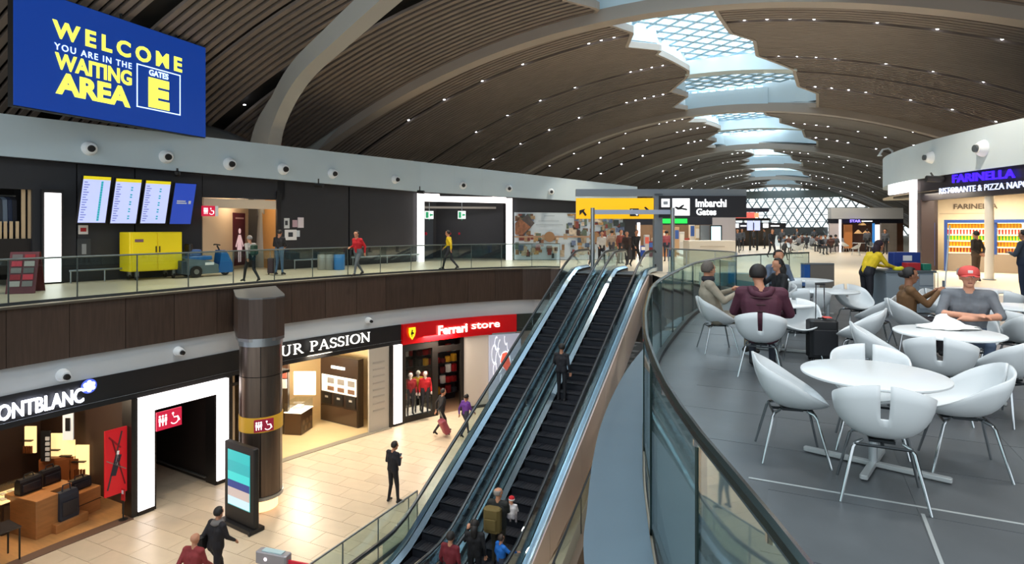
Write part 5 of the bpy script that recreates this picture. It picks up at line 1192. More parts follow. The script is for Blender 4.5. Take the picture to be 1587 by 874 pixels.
fb(1366,346,1390,400,45,M('far_metal_grey','6E6A66',.5,var=.3,scale=1),'shutter',.2)
for i in range(3): t = thing('pendant_lamp', ('left','middle','right')[i]+' of three small pendant lamps in the far brown bar', 'lamp', (*ud((1330,1336,1343)[i],46.4), zv((362,349,362)[i],46.4)), 0, 'pendant lamps of the far bar'); MB().lathe([(.30,0),(.08,.25),(.02,.3)], n=10).build('shade', M('lamp_tan','B08A5A',.5,emit=.4), t); MB().tube([(0,0,.3),(0,0,.9)], .015, 4).build('cord', BLACK, t)
fb(1195,352,1290,392,140,M('far_crowd_grey','8E9296',.7),'low_wall')
# low screen with blue edge by the cafe back row
x0, y0_ = gp(1248, 447); x1, y1_ = gp(1293, 447)
lp = thing('low_partition', 'low grey brown partition with blue edge behind the cafe tables', 'partition', (x0, y0_, 0)); MB().ribbon([ud(1256,18.7), ud(1293,18.7)], .02, .74, .25).build('panel', M('partition_taupe','8A8076',.4), lp, world=True); MB().ribbon([ud(1247,18.7), ud(1255.5,18.7)], .02, .74, .25).build('blue_edge', M('partition_blue','2A6ABF',.4), lp, world=True)
MB().ribbon([ud(1247,18.69), ud(1293,18.69)], .74, .78, .27).build('top', STEEL, lp, world=True)
# teal planter strip seen through the glass
tp = thing('bench', 'long low teal bench behind the seated man in the beige cardigan', 'bench', (*ud(1140,19.2), 0)); MB().ribbon([ud(1084,19.5), ud(1200,18.9)], .02, .42, .5).build('seat', M('teal_bench','2E7A86',.45), tp, world=True)
for u in (1095, 1190): MB().ribbon([ud(u,19.4), ud(u+4,19.4)], .0, .03, .3).build('foot', STEEL, tp, world=True)

# ================================================================== PIZZERIA BUILDING ON THE RIGHT
Q_c = spline([(3.0+23.0,15.6),(18.0,17.9)] [::-1] and [(19.28,31.9),(19.15,31.2),(19.28,30.2),(18.6,28.0),(17.9,26.0),(17.3,23.6),(17.0,21.2),(16.9,19.9),(16.9,17.6),(17.0,15)], 6)
QP = Path([((1369-CX)/FPX*34, 34), ((1368-CX)/FPX*32.3, 32.3), ((1371-CX)/FPX*31, 31), ((1380-CX)/FPX*29.6, 29.6), ((1400-CX)/FPX*27.7, 27.7), ((1444-CX)/FPX*24.9, 24.9), ((1510-CX)/FPX*22.2, 22.2), ((1587-CX)/FPX*19.9, 19.9), ((1680-CX)/FPX*17.8, 17.8), ((1800-CX)/FPX*16, 16)], 4)
pb = sroot('wall_right.003', 'rounded pale upper band of the pizzeria on the right')
pts = [cw(*p) for p in QP.c]; nq = len(pts)
MB().ribbon(pts, 3.98, 5.5, .6).build('band', M('pizzeria_band','C3D0D6',.5,var=.04,scale=.5), pb)
MB().ribbon(offset(pts, .3), 3.55, 3.98, .3).build('inner_band', M('pizzeria_band2','A9A49C',.5), pb)
# roof lid
lid = pts + [(24, pts[-1][1]), (24, 38), pts[0]]
MB().add([(x, y, 5.3) for x, y in lid], tessellate_polygon([[Vector((x, y, 0)) for x, y in lid]])).build('roof_lid', M('lid_grey','8E9498',.6), pb)
MB().add([(x, y, 3.4) for x, y in lid], tessellate_polygon([[Vector((x, y, 0)) for x, y in lid]])).build('shop_ceiling', M('shop_ceiling_w','D8CDBB',.6), pb)
for u, v, r in ((1444,244,7),(1524,230,9.5)): 
    x_, d_ = QP.at(u); X, Y = cw(x_, d_); z_ = zv(v, d_); a_, b_ = QP.w(u-3), QP.w(u+3); dx, dy = b_[0]-a_[0], b_[1]-a_[1]; l_ = math.hypot(dx,dy); n2 = (dy/l_,-dx/l_); R_ = r*d_/FPX
    o = MB().tube([(X,Y,z_),(X+n2[0]*.1,Y+n2[1]*.1,z_),(X+n2[0]*.24,Y+n2[1]*.24,z_)], [R_*1.4,R_*1.25,R_*.8], 16).build('air_nozzle', WHITE, pb, smooth=True); MB().tube([(X+n2[0]*.22,Y+n2[1]*.22,z_),(X+n2[0]*.32,Y+n2[1]*.32,z_)], R_*.6, 12).build('nozzle_eye', M('eye_grey','4A5256',.4), o)
# roof lamp hook
X, Y = ud(1374, 31.3); hk = thing('flood_lamp', 'small curved lamp on the rounded left end of the pizzeria roof', 'lamp', (X, Y, 5.5), TH)
MB().tube([(.3,0,0),(.3,0,.35),(.1,0,.48),(-.2,0,.42),(-.35,0,.2)], .05, 6).build('arm', WHITE, hk, smooth=True); MB().lathe([(.02,.12),(.12,.0),(.11,-.02)], (-.36,0,.1), 10).build('shade', WHITE, hk)
def qs(u0, u1, z0, z1, m, nm, off=.1, t=.1, n=4, root=pb): return MB().ribbon(QP.seg(u0,u1,off,n), z0, z1, t).build(nm, m, root, world=True)
qs(1419,1800,3.02,4.0,M('pizzeria_sign_dark','1E1A22',.5),'sign_band',.06,.25,10)
pt = sroot('door_3', 'white glowing portal frame at the left corner of the pizzeria')
qs(1377,1418,3.50,3.98,LIT,'lit_lintel',-.02,.2,6,pt); qs(1410,1418,.0,3.9,LIT,'lit_leg',-.02,.2,1,pt); qs(1377,1410,3.3,3.50,M('portal_dark','3A3632',.5),'inner_lintel',.2,.4,4,pt)
qs(1419,1426,0,3.1,M('pizz_pier','2A1C1C',.5),'pier',.05,.5,1); qs(1386,1410,0,3.3,M('pizz_brown','33221C',.5,var=.1),'dark_panel',.9,.2,2)
x_, d_ = QP.at(1398); t = thing('wall_mark', 'small red fire point sign on the dark panel left of the pizzeria portal leg', 'sign', (*QP.w(1398,.8), 2.0)); MB().ribbon([QP.w(1395,.84), QP.w(1402,.84)], zv(353,d_+.8), zv(345,d_+.8), -.03).build('plate', M('fire_red','C0303A',.5,emit=.3), t, world=True)
BLUEP = [cw(*p) for p in QP.c]
bu, bv = lin('2200FF'), None
text('FARINELLA', QP.w(1478,-.02), QP.w(1575,-.02), (3.62,3.56), (3.92), emis('neon_blue','2A10FF',2.2), pb, extr=.04, bold=.02)
text('RISTORANTE & PIZZA NAPOLETANA', QP.w(1457,-.02), QP.w(1650,-.02), (3.24,3.20), (3.46), emis('neon_ice','BFD0FF',1.3), pb, extr=.02, bold=.0)
X, Y = ud(1447, 24.2); t = thing('surveillance_camera', 'dark bullet camera at the left end of the pizzeria sign', 'camera', (X,Y,zv(277,24.2)), TH); MB().tube([(-.3,0,0),(.3,-.1,-.03)], .13, 8).build('body', BLACK, t); MB().tube([(0,0,.05),(.1,.3,.25)], .04, 6).build('bracket', BLACK, t)
# interior
PIN = M('pizzeria_cream','DCCBAE',.6,var=.03); ins = sroot('wall_right.004', 'cream interior of the pizzeria')
def bw(u, o=0): d = 28.2-(u-1420)*.012+o; return ud(u, d)
MB().ribbon([bw(1418), bw(1640)], 0, 3.4, .1).build('back_wall', PIN, ins)
lamp('pizzeria_lamp', 'AREA', (*ud(1530, 24.2), 3.3), 330, (1,.88,.7), 5, 3, rot=(0,0,TH))
text('FARINELLA', bw(1478,-.08), bw(1546,-.08), 2.72, 2.95, M('brown_letters','5A4A38',.5), ins, bold=.02)
MB().ribbon([bw(1456,-.04), bw(1575,-.04)], 2.50, 2.53, -.01).build('thin_line', M('line_tan','B8A488',.5), ins)
for u, v in ((1496,306),(1574,300)): p = ud(u, 23.2); MB().box((p[0],p[1],3.33), (.95,.3,.05), .0).build('ceiling_light', emis('ceiling_panel_w','FFF4E4',3), ins)
fr_ = thing('drinks_fridge', 'wide blue framed lit chiller full of bottles behind the pizzeria counter', 'fridge', (*ud(1540, 26.5), 0))
def fz(u, o=0): return ud(u, 26.4-(u-1463)*.014+o)
FB = M('fridge_blue','1E3E7E',.4); 
MB().ribbon([fz(1463), fz(1640)], 0, .75, .6).build('base', M('fridge_base','8A7A68',.5), fr_, world=True)
MB().ribbon([fz(1463,.5), fz(1640,.5)], .75, 2.15, .08).build('lit_back', emis('fridge_light','FFF0CC',1.1), fr_, world=True)
for a_, b_, z0, z1 in ((1463,1468,0,2.2),(1537,1545,0,2.2),(1463,1640,2.08,2.22)): MB().ribbon([fz(a_,-.05), fz(b_,-.05)], z0, z1, .5).build('frame', FB, fr_, world=True)
rnd = random.Random(5)
for r_ in range(5):
    z_ = .82+r_*.26
    MB().ribbon([fz(1468,.1), fz(1640,.1)], z_-.03, z_, .4).build('shelf', M('shelf_pale','D8C8A8',.5,emit=.2), fr_, world=True)
    row = MB(); cc = [['F0B020','D8861E'],['C83020','F2E6D0'],['2E9A38','E8C020'],['E0A018','B86A20'],['8A2A1A','D89A40']][4-r_ if r_ < 5 else 0]
    for h_ in (0, 1):
        mb = MB()
        for k in range(h_, 46, 2):
            p = fz(1469+k*2.5, .2); mb.tube([(p[0],p[1],z_),(p[0],p[1],z_+.15),(p[0],p[1],z_+.20)], [.05,.05,.02], 6)
        mb.build('bottle_row', M('btl_'+cc[h_], cc[h_], .3, emit=.35), fr_, world=True, kind='stuff')
pc = thing('pillar', 'slim white round pillar in front of the pizzeria chiller', 'column', (*ud(1533, 21.8), 0)); MB().lathe([(.16,0),(.14,.03),(.14,3.9)], n=20).build('shaft', M('pillar_cream','E6DCCB',.35), pc, smooth=True); MB().lathe([(.2,0),(.2,.03)], n=20).build('base_ring', STEEL, pc)
ps_ = thing('poster', 'blue framed poster of a bottle left of the chiller', 'poster', (*ud(1436, 26.3), .9)); MB().ribbon([ud(1424,26.3), ud(1449,26.3)], zv(412,26.3), zv(345,26.3), .1).build('frame', FB, ps_, world=True); MB().ribbon([ud(1427,26.2), ud(1439,26.2)], zv(388,26.2), zv(350,26.2), .05).build('print', emis('poster_iceblue','8FB4DC',.8), ps_, world=True); MB().tube([(*ud(1433,26.1), zv(386,26.1)), (*ud(1433,26.1), zv(362,26.1)), (*ud(1433,26.1), zv(353,26.1))], [.10,.10,.03], 8).build('bottle_print', M('poster_pink','C8A8C8',.5,emit=.3), ps_, world=True)
# service kiosk
x, y = gp(1400, 487); kd = 13.2
kk = thing('service_counter', 'grey service station counter where the woman in yellow leans', 'counter', (*ud(1411, kd), 0), TH)
KG = M('counter_grey','8E9AA4',.4,.2)
MB().rbox((0,.35,.46), (1.05,.7,.88), .02).build('body', KG, kk); MB().rbox((0,.35,.925), (1.12,.76,.05), .01).build('top', M('counter_top','5A6468',.35), kk)
for i in range(3): MB().box((.34,-.012,.24+i*.25), (.30,.02,.22)).build('drawer', M('drawer_grey','A8B0B6',.4,.2), kk)
MB().box((-.23,-.012,.45), (.6,.02,.78)).build('door', M('counter_door','98A4AC',.4,.2), kk)
mb = MB()
for i in range(7): mb.tube([(.60,-.0+i*.1,.50),(.60,-.0+i*.1,.90)], .008, 4)
mb.tube([(.60,0,.90),(.60,.6,.90)], .01, 4); mb.build('wire_rack', CHROME, kk)
def onk(nm, l, cat, lx, ly, grp='things on the service counter'): c_, s2 = math.cos(TH), math.sin(TH); o = ud(1411,kd); return thing(nm, l, cat, (o[0]+lx*c_-ly*s2, o[1]+lx*s2+ly*c_, .95), TH, grp)
t = onk('napkin_box', 'large dark blue box at the back of the service counter', 'box', .22, .55); MB().rbox((0,0,.19), (.62,.22,.38), .02).build('box', M('royal_blue','1A3A8A',.5), t); MB().box((0,-.115,.25), (.2,.01,.12)).build('white_label', WHITE, t)
t = onk('cup_stack', 'red box in the middle of the service counter', 'box', .15, .2); MB().rbox((0,0,.08), (.30,.2,.16), .01).build('box', M('cup_red','B8242C',.5), t)
t = onk('menu_rack', 'green box at the right end of the service counter', 'box', .45, .2); MB().rbox((0,0,.07), (.18,.18,.14), .01).build('box', M('menu_green','1E7A62',.5), t)
t = onk('cloth', 'crumpled yellow cleaning cloth on the service counter', 'cloth', -.22, .08); MB().ball((0,0,.03), (.12,.09,.05), 9, 5).build('fold', M('cloth_yellow','D8D020',.8), t); MB().ball((.08,.02,.04), (.06,.06,.05), 8, 5).build('fold', MATS['cloth_yellow'], t)
for i in range(4): t = onk('paper_cup', ('first','second','third','fourth')[i]+' white paper cup from the left before the blue box', 'cup', .12+i*.07, .36, 'paper cups'); MB().lathe([(.025,0),(.035,.10),(.03,.10)], n=10).build('cup', WHITE, t); MB().lathe([(.036,.10),(.036,.11)], n=10).build('rim', WHITE, t); t.location.z += 0
# menu pole
x, y = gp(1462, 470); t = thing('mop', 'leaning white handled mop with a black head beside the chiller', 'mop', (*ud(1464,16.2), 0), TH); MB().tube([(0,0,.2),(.32,.25,1.95)], .018, 6).build('handle', WHITE, t); MB().loft([[(-.16,-.1,0),(.16,-.1,0),(.16,.1,0),(-.16,.1,0)],[(-.05,-.05,.25),(.05,-.05,.25),(.05,.05,.25),(-.05,.05,.25)]]).build('head', BLACK, t)
# ================================================================== CAFE FURNITURE
SHELL = M('chair_shell_white', 'DCE1E3', .38); TABW = M('table_top_white', 'E9EDEE', .3)
def cam_rz(a): return TH - math.radians(a)      # a: 0 = facing away from the camera, 90 = facing right
def chair_shell():
    NT, NS = 9, 68; mb = MB(); vs = []; fs = []
    def rim(th): return .452+.385*((1-math.cos(th))/2)**1.0
    vs.append((0, .01, .415))
    for i in range(1, NT+1):
        t = i/NT
        for k in range(NS):
            th = 2*PI*k/NS; R_ = 1-(1-t)**1.65; z = .415+(rim(th)-.415)*t**2.1
            back = (1-math.cos(th))/2
            rx, ry = .30*(.90+.12*back+.06*back*t), .265*(1+.03*back); ex = 2.3+1.9*back*t
            sq = 1/(abs(math.cos(th))**ex+abs(math.sin(th))**ex)**(1/ex)
            vs.append((rx*R_*sq*math.sin(th), ry*R_*sq*math.cos(th)+.01-.03*back*t, z))
    for k in range(NS): fs.append((0, 1+k, 1+(k+1) % NS))
    for i in range(NT-1):
        for k in range(NS):
            if i >= 5 and k in (NS//2-1, NS//2): continue
            a, b = 1+i*NS+k, 1+i*NS+(k+1) % NS; fs.append((a, a+NS, b+NS, b))
    return mb.add(vs, fs)
chair0 = thing('cafe_chair', 'x', 'chair', (0,0,0), 0, 'white bucket chairs of the cafe')
sh_ = chair_shell().build('shell', SHELL, chair0, smooth='all')
md = sh_.modifiers.new('s', 'SOLIDIFY'); md.thickness = .016; md.offset = 0
for sx in (-1, 1):
    for sy in (-1, 1): MB().tube([(sx*.12,sy*.10,.405),(sx*.165,sy*.145,.39),(sx*.182,sy*.163,.365),(sx*.262,sy*.25,0)], [.010,.012,.012,.010], 8).build('leg', CHROME, chair0, smooth=True)
mb = MB(); mb.tube([(-.175,-.155,.385),(.175,-.155,.385)], .010, 6); mb.tube([(-.175,.155,.385),(.175,.155,.385)], .010, 6); mb.tube([(0,-.155,.385),(0,.155,.385)], .012, 6); mb.box((0,0,.398), (.16,.16,.02)); mb.build('frame', DSTEEL, chair0, smooth=True)
CH = [ (1226,5.02,106,'white bucket chair left of the nearest table, seen from its side'),
 (1365,4.28,26,'white bucket chair nearest the camera with its split back towards us'),
 (1492,4.78,-66,'white bucket chair right of the nearest table with its inside showing'),
 (1349,5.22,208,'white bucket chair tucked in at the far side of the nearest table'),
 (1366,6.65,112,'white bucket chair left of the second table, below the tall leaning one'),
 (1457,6.05,36,'white chair with split back on the near side of the hat table'),
 (1562,5.95,-14,'white bucket chair at the right picture edge beside the table with the white hat'),
 (1333,8.05,-52,'grey looking bucket chair right of the black suitcase'),
 (1356,9.6,-46,'bucket chair with a bright slot edge, behind the one by the suitcase'),
 (1325,11.0,178,'empty white chair in front of the worker in yellow'),
 (1411,8.95,104,'bucket chair under the seated woman in the brown jacket'),
 (1179,7.75,24,'bucket chair under the person in the burgundy puffer jacket'),
 (1112,9.25,94,'bucket chair under the man in the beige cardigan'),
 (1238,8.75,192,'white chair with its seat towards us right of the burgundy jacket'),
 (1243,12.4,20,'small grey chair at the back near the low partition'),
 (1256,10.6,22,'grey backed chair behind the suitcase handle'),
 (1557,7.9,44,'beige grey chair right of the man in the cap'),
 (1592,7.7,6,'pale blue looking chair at the right picture edge behind the man in the cap'),
 (1552,10.3,40,'low grey chair back beyond the right edge table'),
 (1462,10.2,150,'white chair with open inside left of the man in the cap'),
 (1502,7.42,206,'bucket chair under the man in the red cap'),
 (1203,11.4,-95,'chair beneath the dark haired woman leaning on the back table'),
 (1213,12.9,150,'chair beneath the curly haired man at the back table')]
for i, (u, d, a, l) in enumerate(CH):
    c = dup(chair0, (*ud(u, d), 0.005), cam_rz(a), l)
for ch in list(chair0.children): bpy.data.objects.remove(ch)
bpy.data.objects.remove(chair0)
def cafe_table(u, d, label, rz=None, r=.52):
    t = thing('cafe_table', label, 'table', (*ud(u, d), 0.005), rz if rz is not None else cam_rz(30), 'round white cafe tables')
    MB().lathe([(r-.02,.712),(r,.722),(r,.735),(r-.006,.74)], n=48).build('table_top', TABW, t, smooth=True)
    MB().tube([(0,0,.02),(0,0,.71)], .032, 12).build('column', M('table_column','C9CFD2',.3,.6), t, smooth=True)
    MB().rbox((0,0,.025), (1.02,.055,.035), .01).build('base_bar', M('table_foot','C4C8C8',.35,.4), t); MB().rbox((0,0,.027), (.055,.74,.035), .01).build('base_bar', MATS['table_foot'], t)
    MB().lathe([(.12,.70),(.10,.712)], n=16).build('mount_plate', DSTEEL, t)
    return t
p, q_ = gp(1255, 708), gp(1447, 752)
cafe_table(1353, 4.78, 'nearest round white table with an empty top', math.atan2(q_[1]-p[1], q_[0]-p[0]))
cafe_table(1469, 6.65, 'round white table carrying the white hat before the man in the cap')
cafe_table(1208, 9.25, 'round white table beside the person in burgundy', r=.5)
cafe_table(1283, 11.0, 'round white table behind the tall suitcase handle')
cafe_table(1252, 13.3, 'round white table farthest back by the low partition', r=.5)
cafe_table(1588, 8.75, 'round white table cut by the right picture edge')
cafe_table(1512, 11.2, 'round white table half hidden behind the man in the cap')
# white hat, red flower, sun things on tables
hx, hy = gp(1469, 509, .74); t = thing('sun_hat', 'floppy white sun hat lying on the table before the man in the cap', 'hat', (hx, hy, .746), cam_rz(10))
CLOTHW = M('white_cloth', 'F1F1EE', .85, bump=.4, scale=18)
rs = []
for r_, z in ((.01,.135),(.06,.132),(.10,.11),(.125,.06),(.15,.03),(.22,.012),(.27,.004)): rs.append([(r_*1.25*math.cos(2*PI*k/28)*(1+.06*math.sin(3*k*.45)), r_*.85*math.sin(2*PI*k/28), z+(.012*math.sin(k*1.3) if r_ > .14 else 0)+(.03*math.cos(2*PI*k/28) if r_<.12 else 0)*-1) for k in range(28)])
MB().loft(rs).build('crown_and_brim', CLOTHW, t, smooth='all')
hx, hy = gp(1538, 479, .74); t = thing('napkin', 'small crumpled red napkin on the edge table right of the man in the cap', 'napkin', (hx, hy, .746)); MB().ball((0,0,.02), (.05,.04,.025), 8, 5).build('fold', M('napkin_red','C82038',.8), t); MB().ball((.03,.01,.03), (.03,.03,.02), 8, 5).build('fold', MATS['napkin_red'], t)
# suitcase with raised handle and coral tag
x, y = gp(1279, 562); t = thing('suitcase', 'black upright suitcase with a raised chrome handle and coral luggage tag between the tables', 'suitcase', (x, y, .005), cam_rz(8))
MB().rbox((0,.13,.31), (.38,.24,.54), .04).build('shell', M('case_black','15171B',.6), t); MB().rbox((0,.0,.27), (.32,.03,.36), .012).build('front_pocket', M('case_pocket','1D2025',.65), t)
for s_ in (-1,1): MB().tube([(s_*.06,.2,.58),(s_*.055,.2,1.08)], .008, 6).build('handle_tube', CHROME, t)
MB().tube([(-.065,.2,1.08),(.065,.2,1.08)], .016, 8).build('grip', BLACK, t); MB().rbox((0,.12,.60), (.12,.03,.02), .008).build('carry_handle', BLACK, t)
MB().rbox((.05,.08,.62), (.10,.12,.012), .004).build('luggage_tag', M('coral_tag','E8564E',.5), t)
for sx in (-.14,.14):
    for sy in (.05,.21): MB().tube([(sx-.015,sy,.025),(sx+.015,sy,.025)], .025, 10).build('wheel', RUB, t)

# ================================================================== PEOPLE
HUM = []
POSE = {
 'stand': dict(pelvis=(0,0,.96), waist=(0,.0,1.12), chest=(0,0,1.30), neck=(0,0,1.48), head=(0,.02,1.63),
   hipL=(-.09,0,.93), kneeL=(-.10,.02,.50), ankL=(-.10,-.02,.10), toeL=(-.12,.13,.04), hipR=(.09,0,.93), kneeR=(.10,.02,.50), ankR=(.11,-.02,.10), toeR=(.13,.13,.04),
   shL=(-.185,0,1.42), elL=(-.25,-.03,1.15), wrL=(-.25,.06,.92), shR=(.185,0,1.42), elR=(.25,-.03,1.15), wrR=(.25,.06,.92)),
 'walk': dict(pelvis=(0,0,.94), waist=(0,.02,1.10), chest=(0,.04,1.28), neck=(0,.06,1.46), head=(0,.09,1.61),
   hipL=(-.09,0,.91), kneeL=(-.09,.20,.52), ankL=(-.09,.28,.11), toeL=(-.10,.44,.06), hipR=(.09,0,.91), kneeR=(.09,-.05,.49), ankR=(.09,-.33,.17), toeR=(.10,-.22,.05),
   shL=(-.18,.04,1.40), elL=(-.24,-.12,1.15), wrL=(-.23,-.12,.92), shR=(.18,.04,1.40), elR=(.24,.10,1.14), wrR=(.22,.30,.98)),
 'sit': dict(pelvis=(0,-.02,.53), waist=(0,-.05,.69), chest=(0,-.05,.88), neck=(0,-.03,1.06), head=(0,.0,1.21),
   hipL=(-.09,0,.52), kneeL=(-.12,.42,.51), ankL=(-.12,.42,.10), toeL=(-.13,.57,.04), hipR=(.09,0,.52), kneeR=(.12,.42,.51), ankR=(.12,.40,.10), toeR=(.14,.55,.04),
   shL=(-.185,-.04,1.0), elL=(-.25,.04,.76), wrL=(-.18,.26,.70), shR=(.185,-.04,1.0), elR=(.25,.04,.76), wrR=(.18,.26,.70)),
}
def human(label, loc, rz, pose, top, bottom, shoe='1A1A1C', skin=SKIN, hair=HAIRD, h=1.75, vox=.02, J=None, hairstyle='short', sleeves=True, bulk=1.0, shorts=False, coat=False, fingers=False, group=None, name='person', headturn=0, cat='person', face=True):
    s = h/1.75; P = {k: Vector(v) for k, v in POSE[pose].items()}
    for k, v in (J or {}).items(): P[k] = Vector(v)
    t = thing(name, label, cat, loc if len(loc) == 3 else (*loc, 0), rz, group)
    tm_ = M('cloth_'+top, top, .75, var=.10, scale=14, bump=.3); bm_ = M('cloth_'+bottom, bottom, .75, var=.10, scale=12, bump=.2); sm_ = M('shoe_'+shoe, shoe, .5)
    mats = [skin, tm_, bm_, sm_]; S = []
    def seg(a, b, ra, rb, m): S.append((Vector(a)*s, Vector(b)*s, ra*s, rb*s, m))
    b_ = bulk
    for sg in (-1, 1):
        o = Vector((sg*.075,0,0)); o2 = Vector((sg*.09,0,0)); o3 = Vector((sg*.10,0,0))
        seg(P['pelvis']+o, P['waist']+o*.85, .115*b_, .105*b_, 1 if coat else 2); seg(P['waist']+o*.85, P['chest']+o2, .11*b_, .115*b_, 1)
        seg(P['chest']+o2, P['neck']+Vector((sg*.09,0,-.085)), .115*b_, .075*b_, 1)
    seg(P['waist'], P['pelvis']+(P['waist']-P['pelvis'])*.35, .125*b_, .12*b_, 1)
    seg(P['chest'], P['neck']-Vector((0,0,.07)), .11*b_, .07, 1)
    seg(P['neck']-Vector((0,0,.05)), P['head']-Vector((0,.02,.05)), .058, .054, 0)
    ft = Matrix.Rotation(math.radians(headturn), 3, 'Z'); fw = ft @ Vector((0,1,0)); sd = ft @ Vector((1,0,0)); up = Vector((0,0,1)); H = P['head']
    seg(H+up*.03-fw*.015, H+up*.035+fw*.01, .093, .090, 0); seg(H-up*.045+fw*.02, H-up*.065+fw*.035, .068, .052, 0)
    seg(H+fw*.09+up*.005, H+fw*.108-up*.025, .014, .017, 0)
    for sg in (-1, 1): seg(H+sd*sg*.088+up*.015, H+sd*sg*.09-up*.015, .018, .014, 0)
    for L in 'LR':
        seg(P['hip'+L], P['knee'+L], .088*b_, .062, 2); kn, an = P['knee'+L], P['ank'+L]
        seg(kn, an, .058, .042, 0 if shorts else 2); seg(an, P['toe'+L]+Vector((0,0,.005)), .045, .036, 3); seg(an-Vector((0,0,.035)), an-Vector((0,.03,.04)), .04, .04, 3)
        sh, el, wr = P['sh'+L], P['el'+L], P['wr'+L]
        seg(P['neck']+(sh-P['neck'])*.35-Vector((0,0,.03)), sh, .062*b_, .068*b_, 1); seg(sh, el, .060*b_, .046*b_, 1)
        if not sleeves: seg(sh+(el-sh)*.75, el, .046, .044, 0)
        seg(el, wr, .046 if not sleeves else .046*b_, .030 if not sleeves else .036, 0 if not sleeves else 1)
        dr = (P.get('ha'+L, None)-wr).normalized() if P.get('ha'+L) is not None else (wr-el).normalized()
        dn = dr.cross(Vector((0,0,1))); dn = dn.normalized() if dn.length > .1 else Vector((1,0,0)); pn = dr.cross(dn).normalized()
        pc = wr+dr*.05; seg(wr+dr*.01, pc+dr*.02, .030, .034, 0)
        for k in range(4):
            o = dn*((k-1.5)*.021); ln = (.062,.074,.070,.054)[k]; r_ = .0105 if vox < .012 else .014
            a = pc+dr*.03+o; m_ = a+dr*ln*.55+pn*.008; e = m_+dr*ln*.35+pn*.028; seg(a, m_, r_, r_*.95, 0); seg(m_, e, r_*.95, r_*.8, 0)
        tb = wr+dr*.035+dn*.03; seg(tb, tb+dn*.028+dr*.035+pn*.01, .014, .011, 0)
    mb = MB()
    for a, b, ra, rb, m in S:
        d_ = b-a; ln = d_.length
        if ln < 1e-4: b = a+Vector((0,0,.002)); d_ = b-a
        u_ = d_.normalized(); pts = [a-u_*ra*.95, a-u_*ra*.7, a-u_*ra*.3, a, b, b+u_*rb*.3, b+u_*rb*.7, b+u_*rb*.95]; rr = [ra*.3, ra*.72, ra*.95, ra, rb, rb*.95, rb*.72, rb*.3]
        mb.tube(pts, rr, 10)
    o = mb.build('body', mats, t)
    m1 = o.modifiers.new('r', 'REMESH'); m1.mode = 'VOXEL'; m1.voxel_size = vox; m2 = o.modifiers.new('s', 'SMOOTH'); m2.iterations = 3 if vox < .015 else 2; m2.factor = .5
    HUM.append((o, S, mats))
    # hair cap
    hs = []; n, mm = 20, 12; R_ = Vector((.099,.108,.110))*s*(.955 if hair is HAIRG else 1); c = (H+up*.034-fw*.010)*s
    vs = []; fs = []
    for i in range(mm+1):
        for k in range(n):
            ph, th_ = PI*i/mm, 2*PI*k/n; q = Vector((R_.x*math.sin(ph)*math.sin(th_), R_.y*math.sin(ph)*math.cos(th_), R_.z*math.cos(ph))); vs.append(c+ft@q)
    for i in range(mm):
        for k in range(n):
            zc = math.cos(PI*(i+.5)/mm); yc = math.sin(PI*(i+.5)/mm)*math.cos(2*PI*(k+.5)/n)
            if hairstyle == 'bald': keep = False
            elif hairstyle == 'balding': keep = -.45 < zc < .45 and yc < .15
            else: keep = (zc > .62) or (yc < .30 and zc > -.1) or (yc < -.15 and zc > -.55)
            if keep: fs.append((i*n+k, i*n+(k+1) % n, (i+1)*n+(k+1) % n, (i+1)*n+k))
    if fs:
        hb = MB().add(vs, fs)
        ho = hb.build('hair', hair, t, smooth='all'); q = ho.modifiers.new('s', 'SOLIDIFY'); q.thickness = .012*s; q.offset = 0
    if hairstyle == 'long': MB().tube([(H-fw*.05+up*.02)*s, (H-fw*.085-up*.08)*s, (H-fw*.08-up*.22)*s, (H-fw*.07-up*.30)*s], [.085*s,.09*s,.075*s,.03*s], 10).build('hair_length', hair, t, smooth='all')
    if hairstyle == 'bun': MB().ball((H-fw*.12+up*.03)*s, .05*s, 10, 7).build('hair_bun', hair, t, smooth='all')
    if vox < .013 and face:
        for sg in (-1, 1):
            e = MB().ball((H+fw*.085+sd*sg*.033+up*.022)*s, .014*s, 8, 6).build('eye', M('eye_white','E8E4DE',.3), t, smooth=True); MB().ball((H+fw*.097+sd*sg*.033+up*.022)*s, .007*s, 8, 5).build('pupil', M('pupil','1A120E',.2), e)
            MB().rbox(tuple((H+fw*.096+sd*sg*.034+up*.045)*s), (.034*s,.010*s,.007*s), .002, math.radians(headturn)).build('eyebrow', hair, t)
        MB().rbox(tuple((H+fw*.091-up*.055)*s), (.045*s,.012*s,.010*s), .003, math.radians(headturn)).build('mouth', M('lips','8E4A42',.5), t)
    return t
def finish_humans():
    dg = bpy.context.evaluated_depsgraph_get(); dg.update()
    for o, S, mats in HUM:
        me = bpy.data.meshes.new_from_object(o.evaluated_get(dg)); n = len(me.polygons)
        c = np.empty(n*3, 'f'); me.polygons.foreach_get('center', c); c = c.reshape(-1, 3); best = np.full(n, 1e9); idx = np.zeros(n, 'i')
        for a, b, ra, rb, m in S:
            a_ = np.array(a); d_ = np.array(b)-a_; L2 = max((d_**2).sum(), 1e-9); t_ = np.clip(((c-a_)@d_)/L2, 0, 1); dist = np.linalg.norm(c-(a_+t_[:, None]*d_), axis=1)-(ra+(rb-ra)*t_)
            w_ = dist < best; best = np.where(w_, dist, best); idx[w_] = m
        me.materials.clear(); [me.materials.append(m) for m in mats]
        me.polygons.foreach_set('material_index', idx); me.polygons.foreach_set('use_smooth', [True]*n); me.name = 'body'
        o.modifiers.clear(); old = o.data; o.data = me; bpy.data.meshes.remove(old)
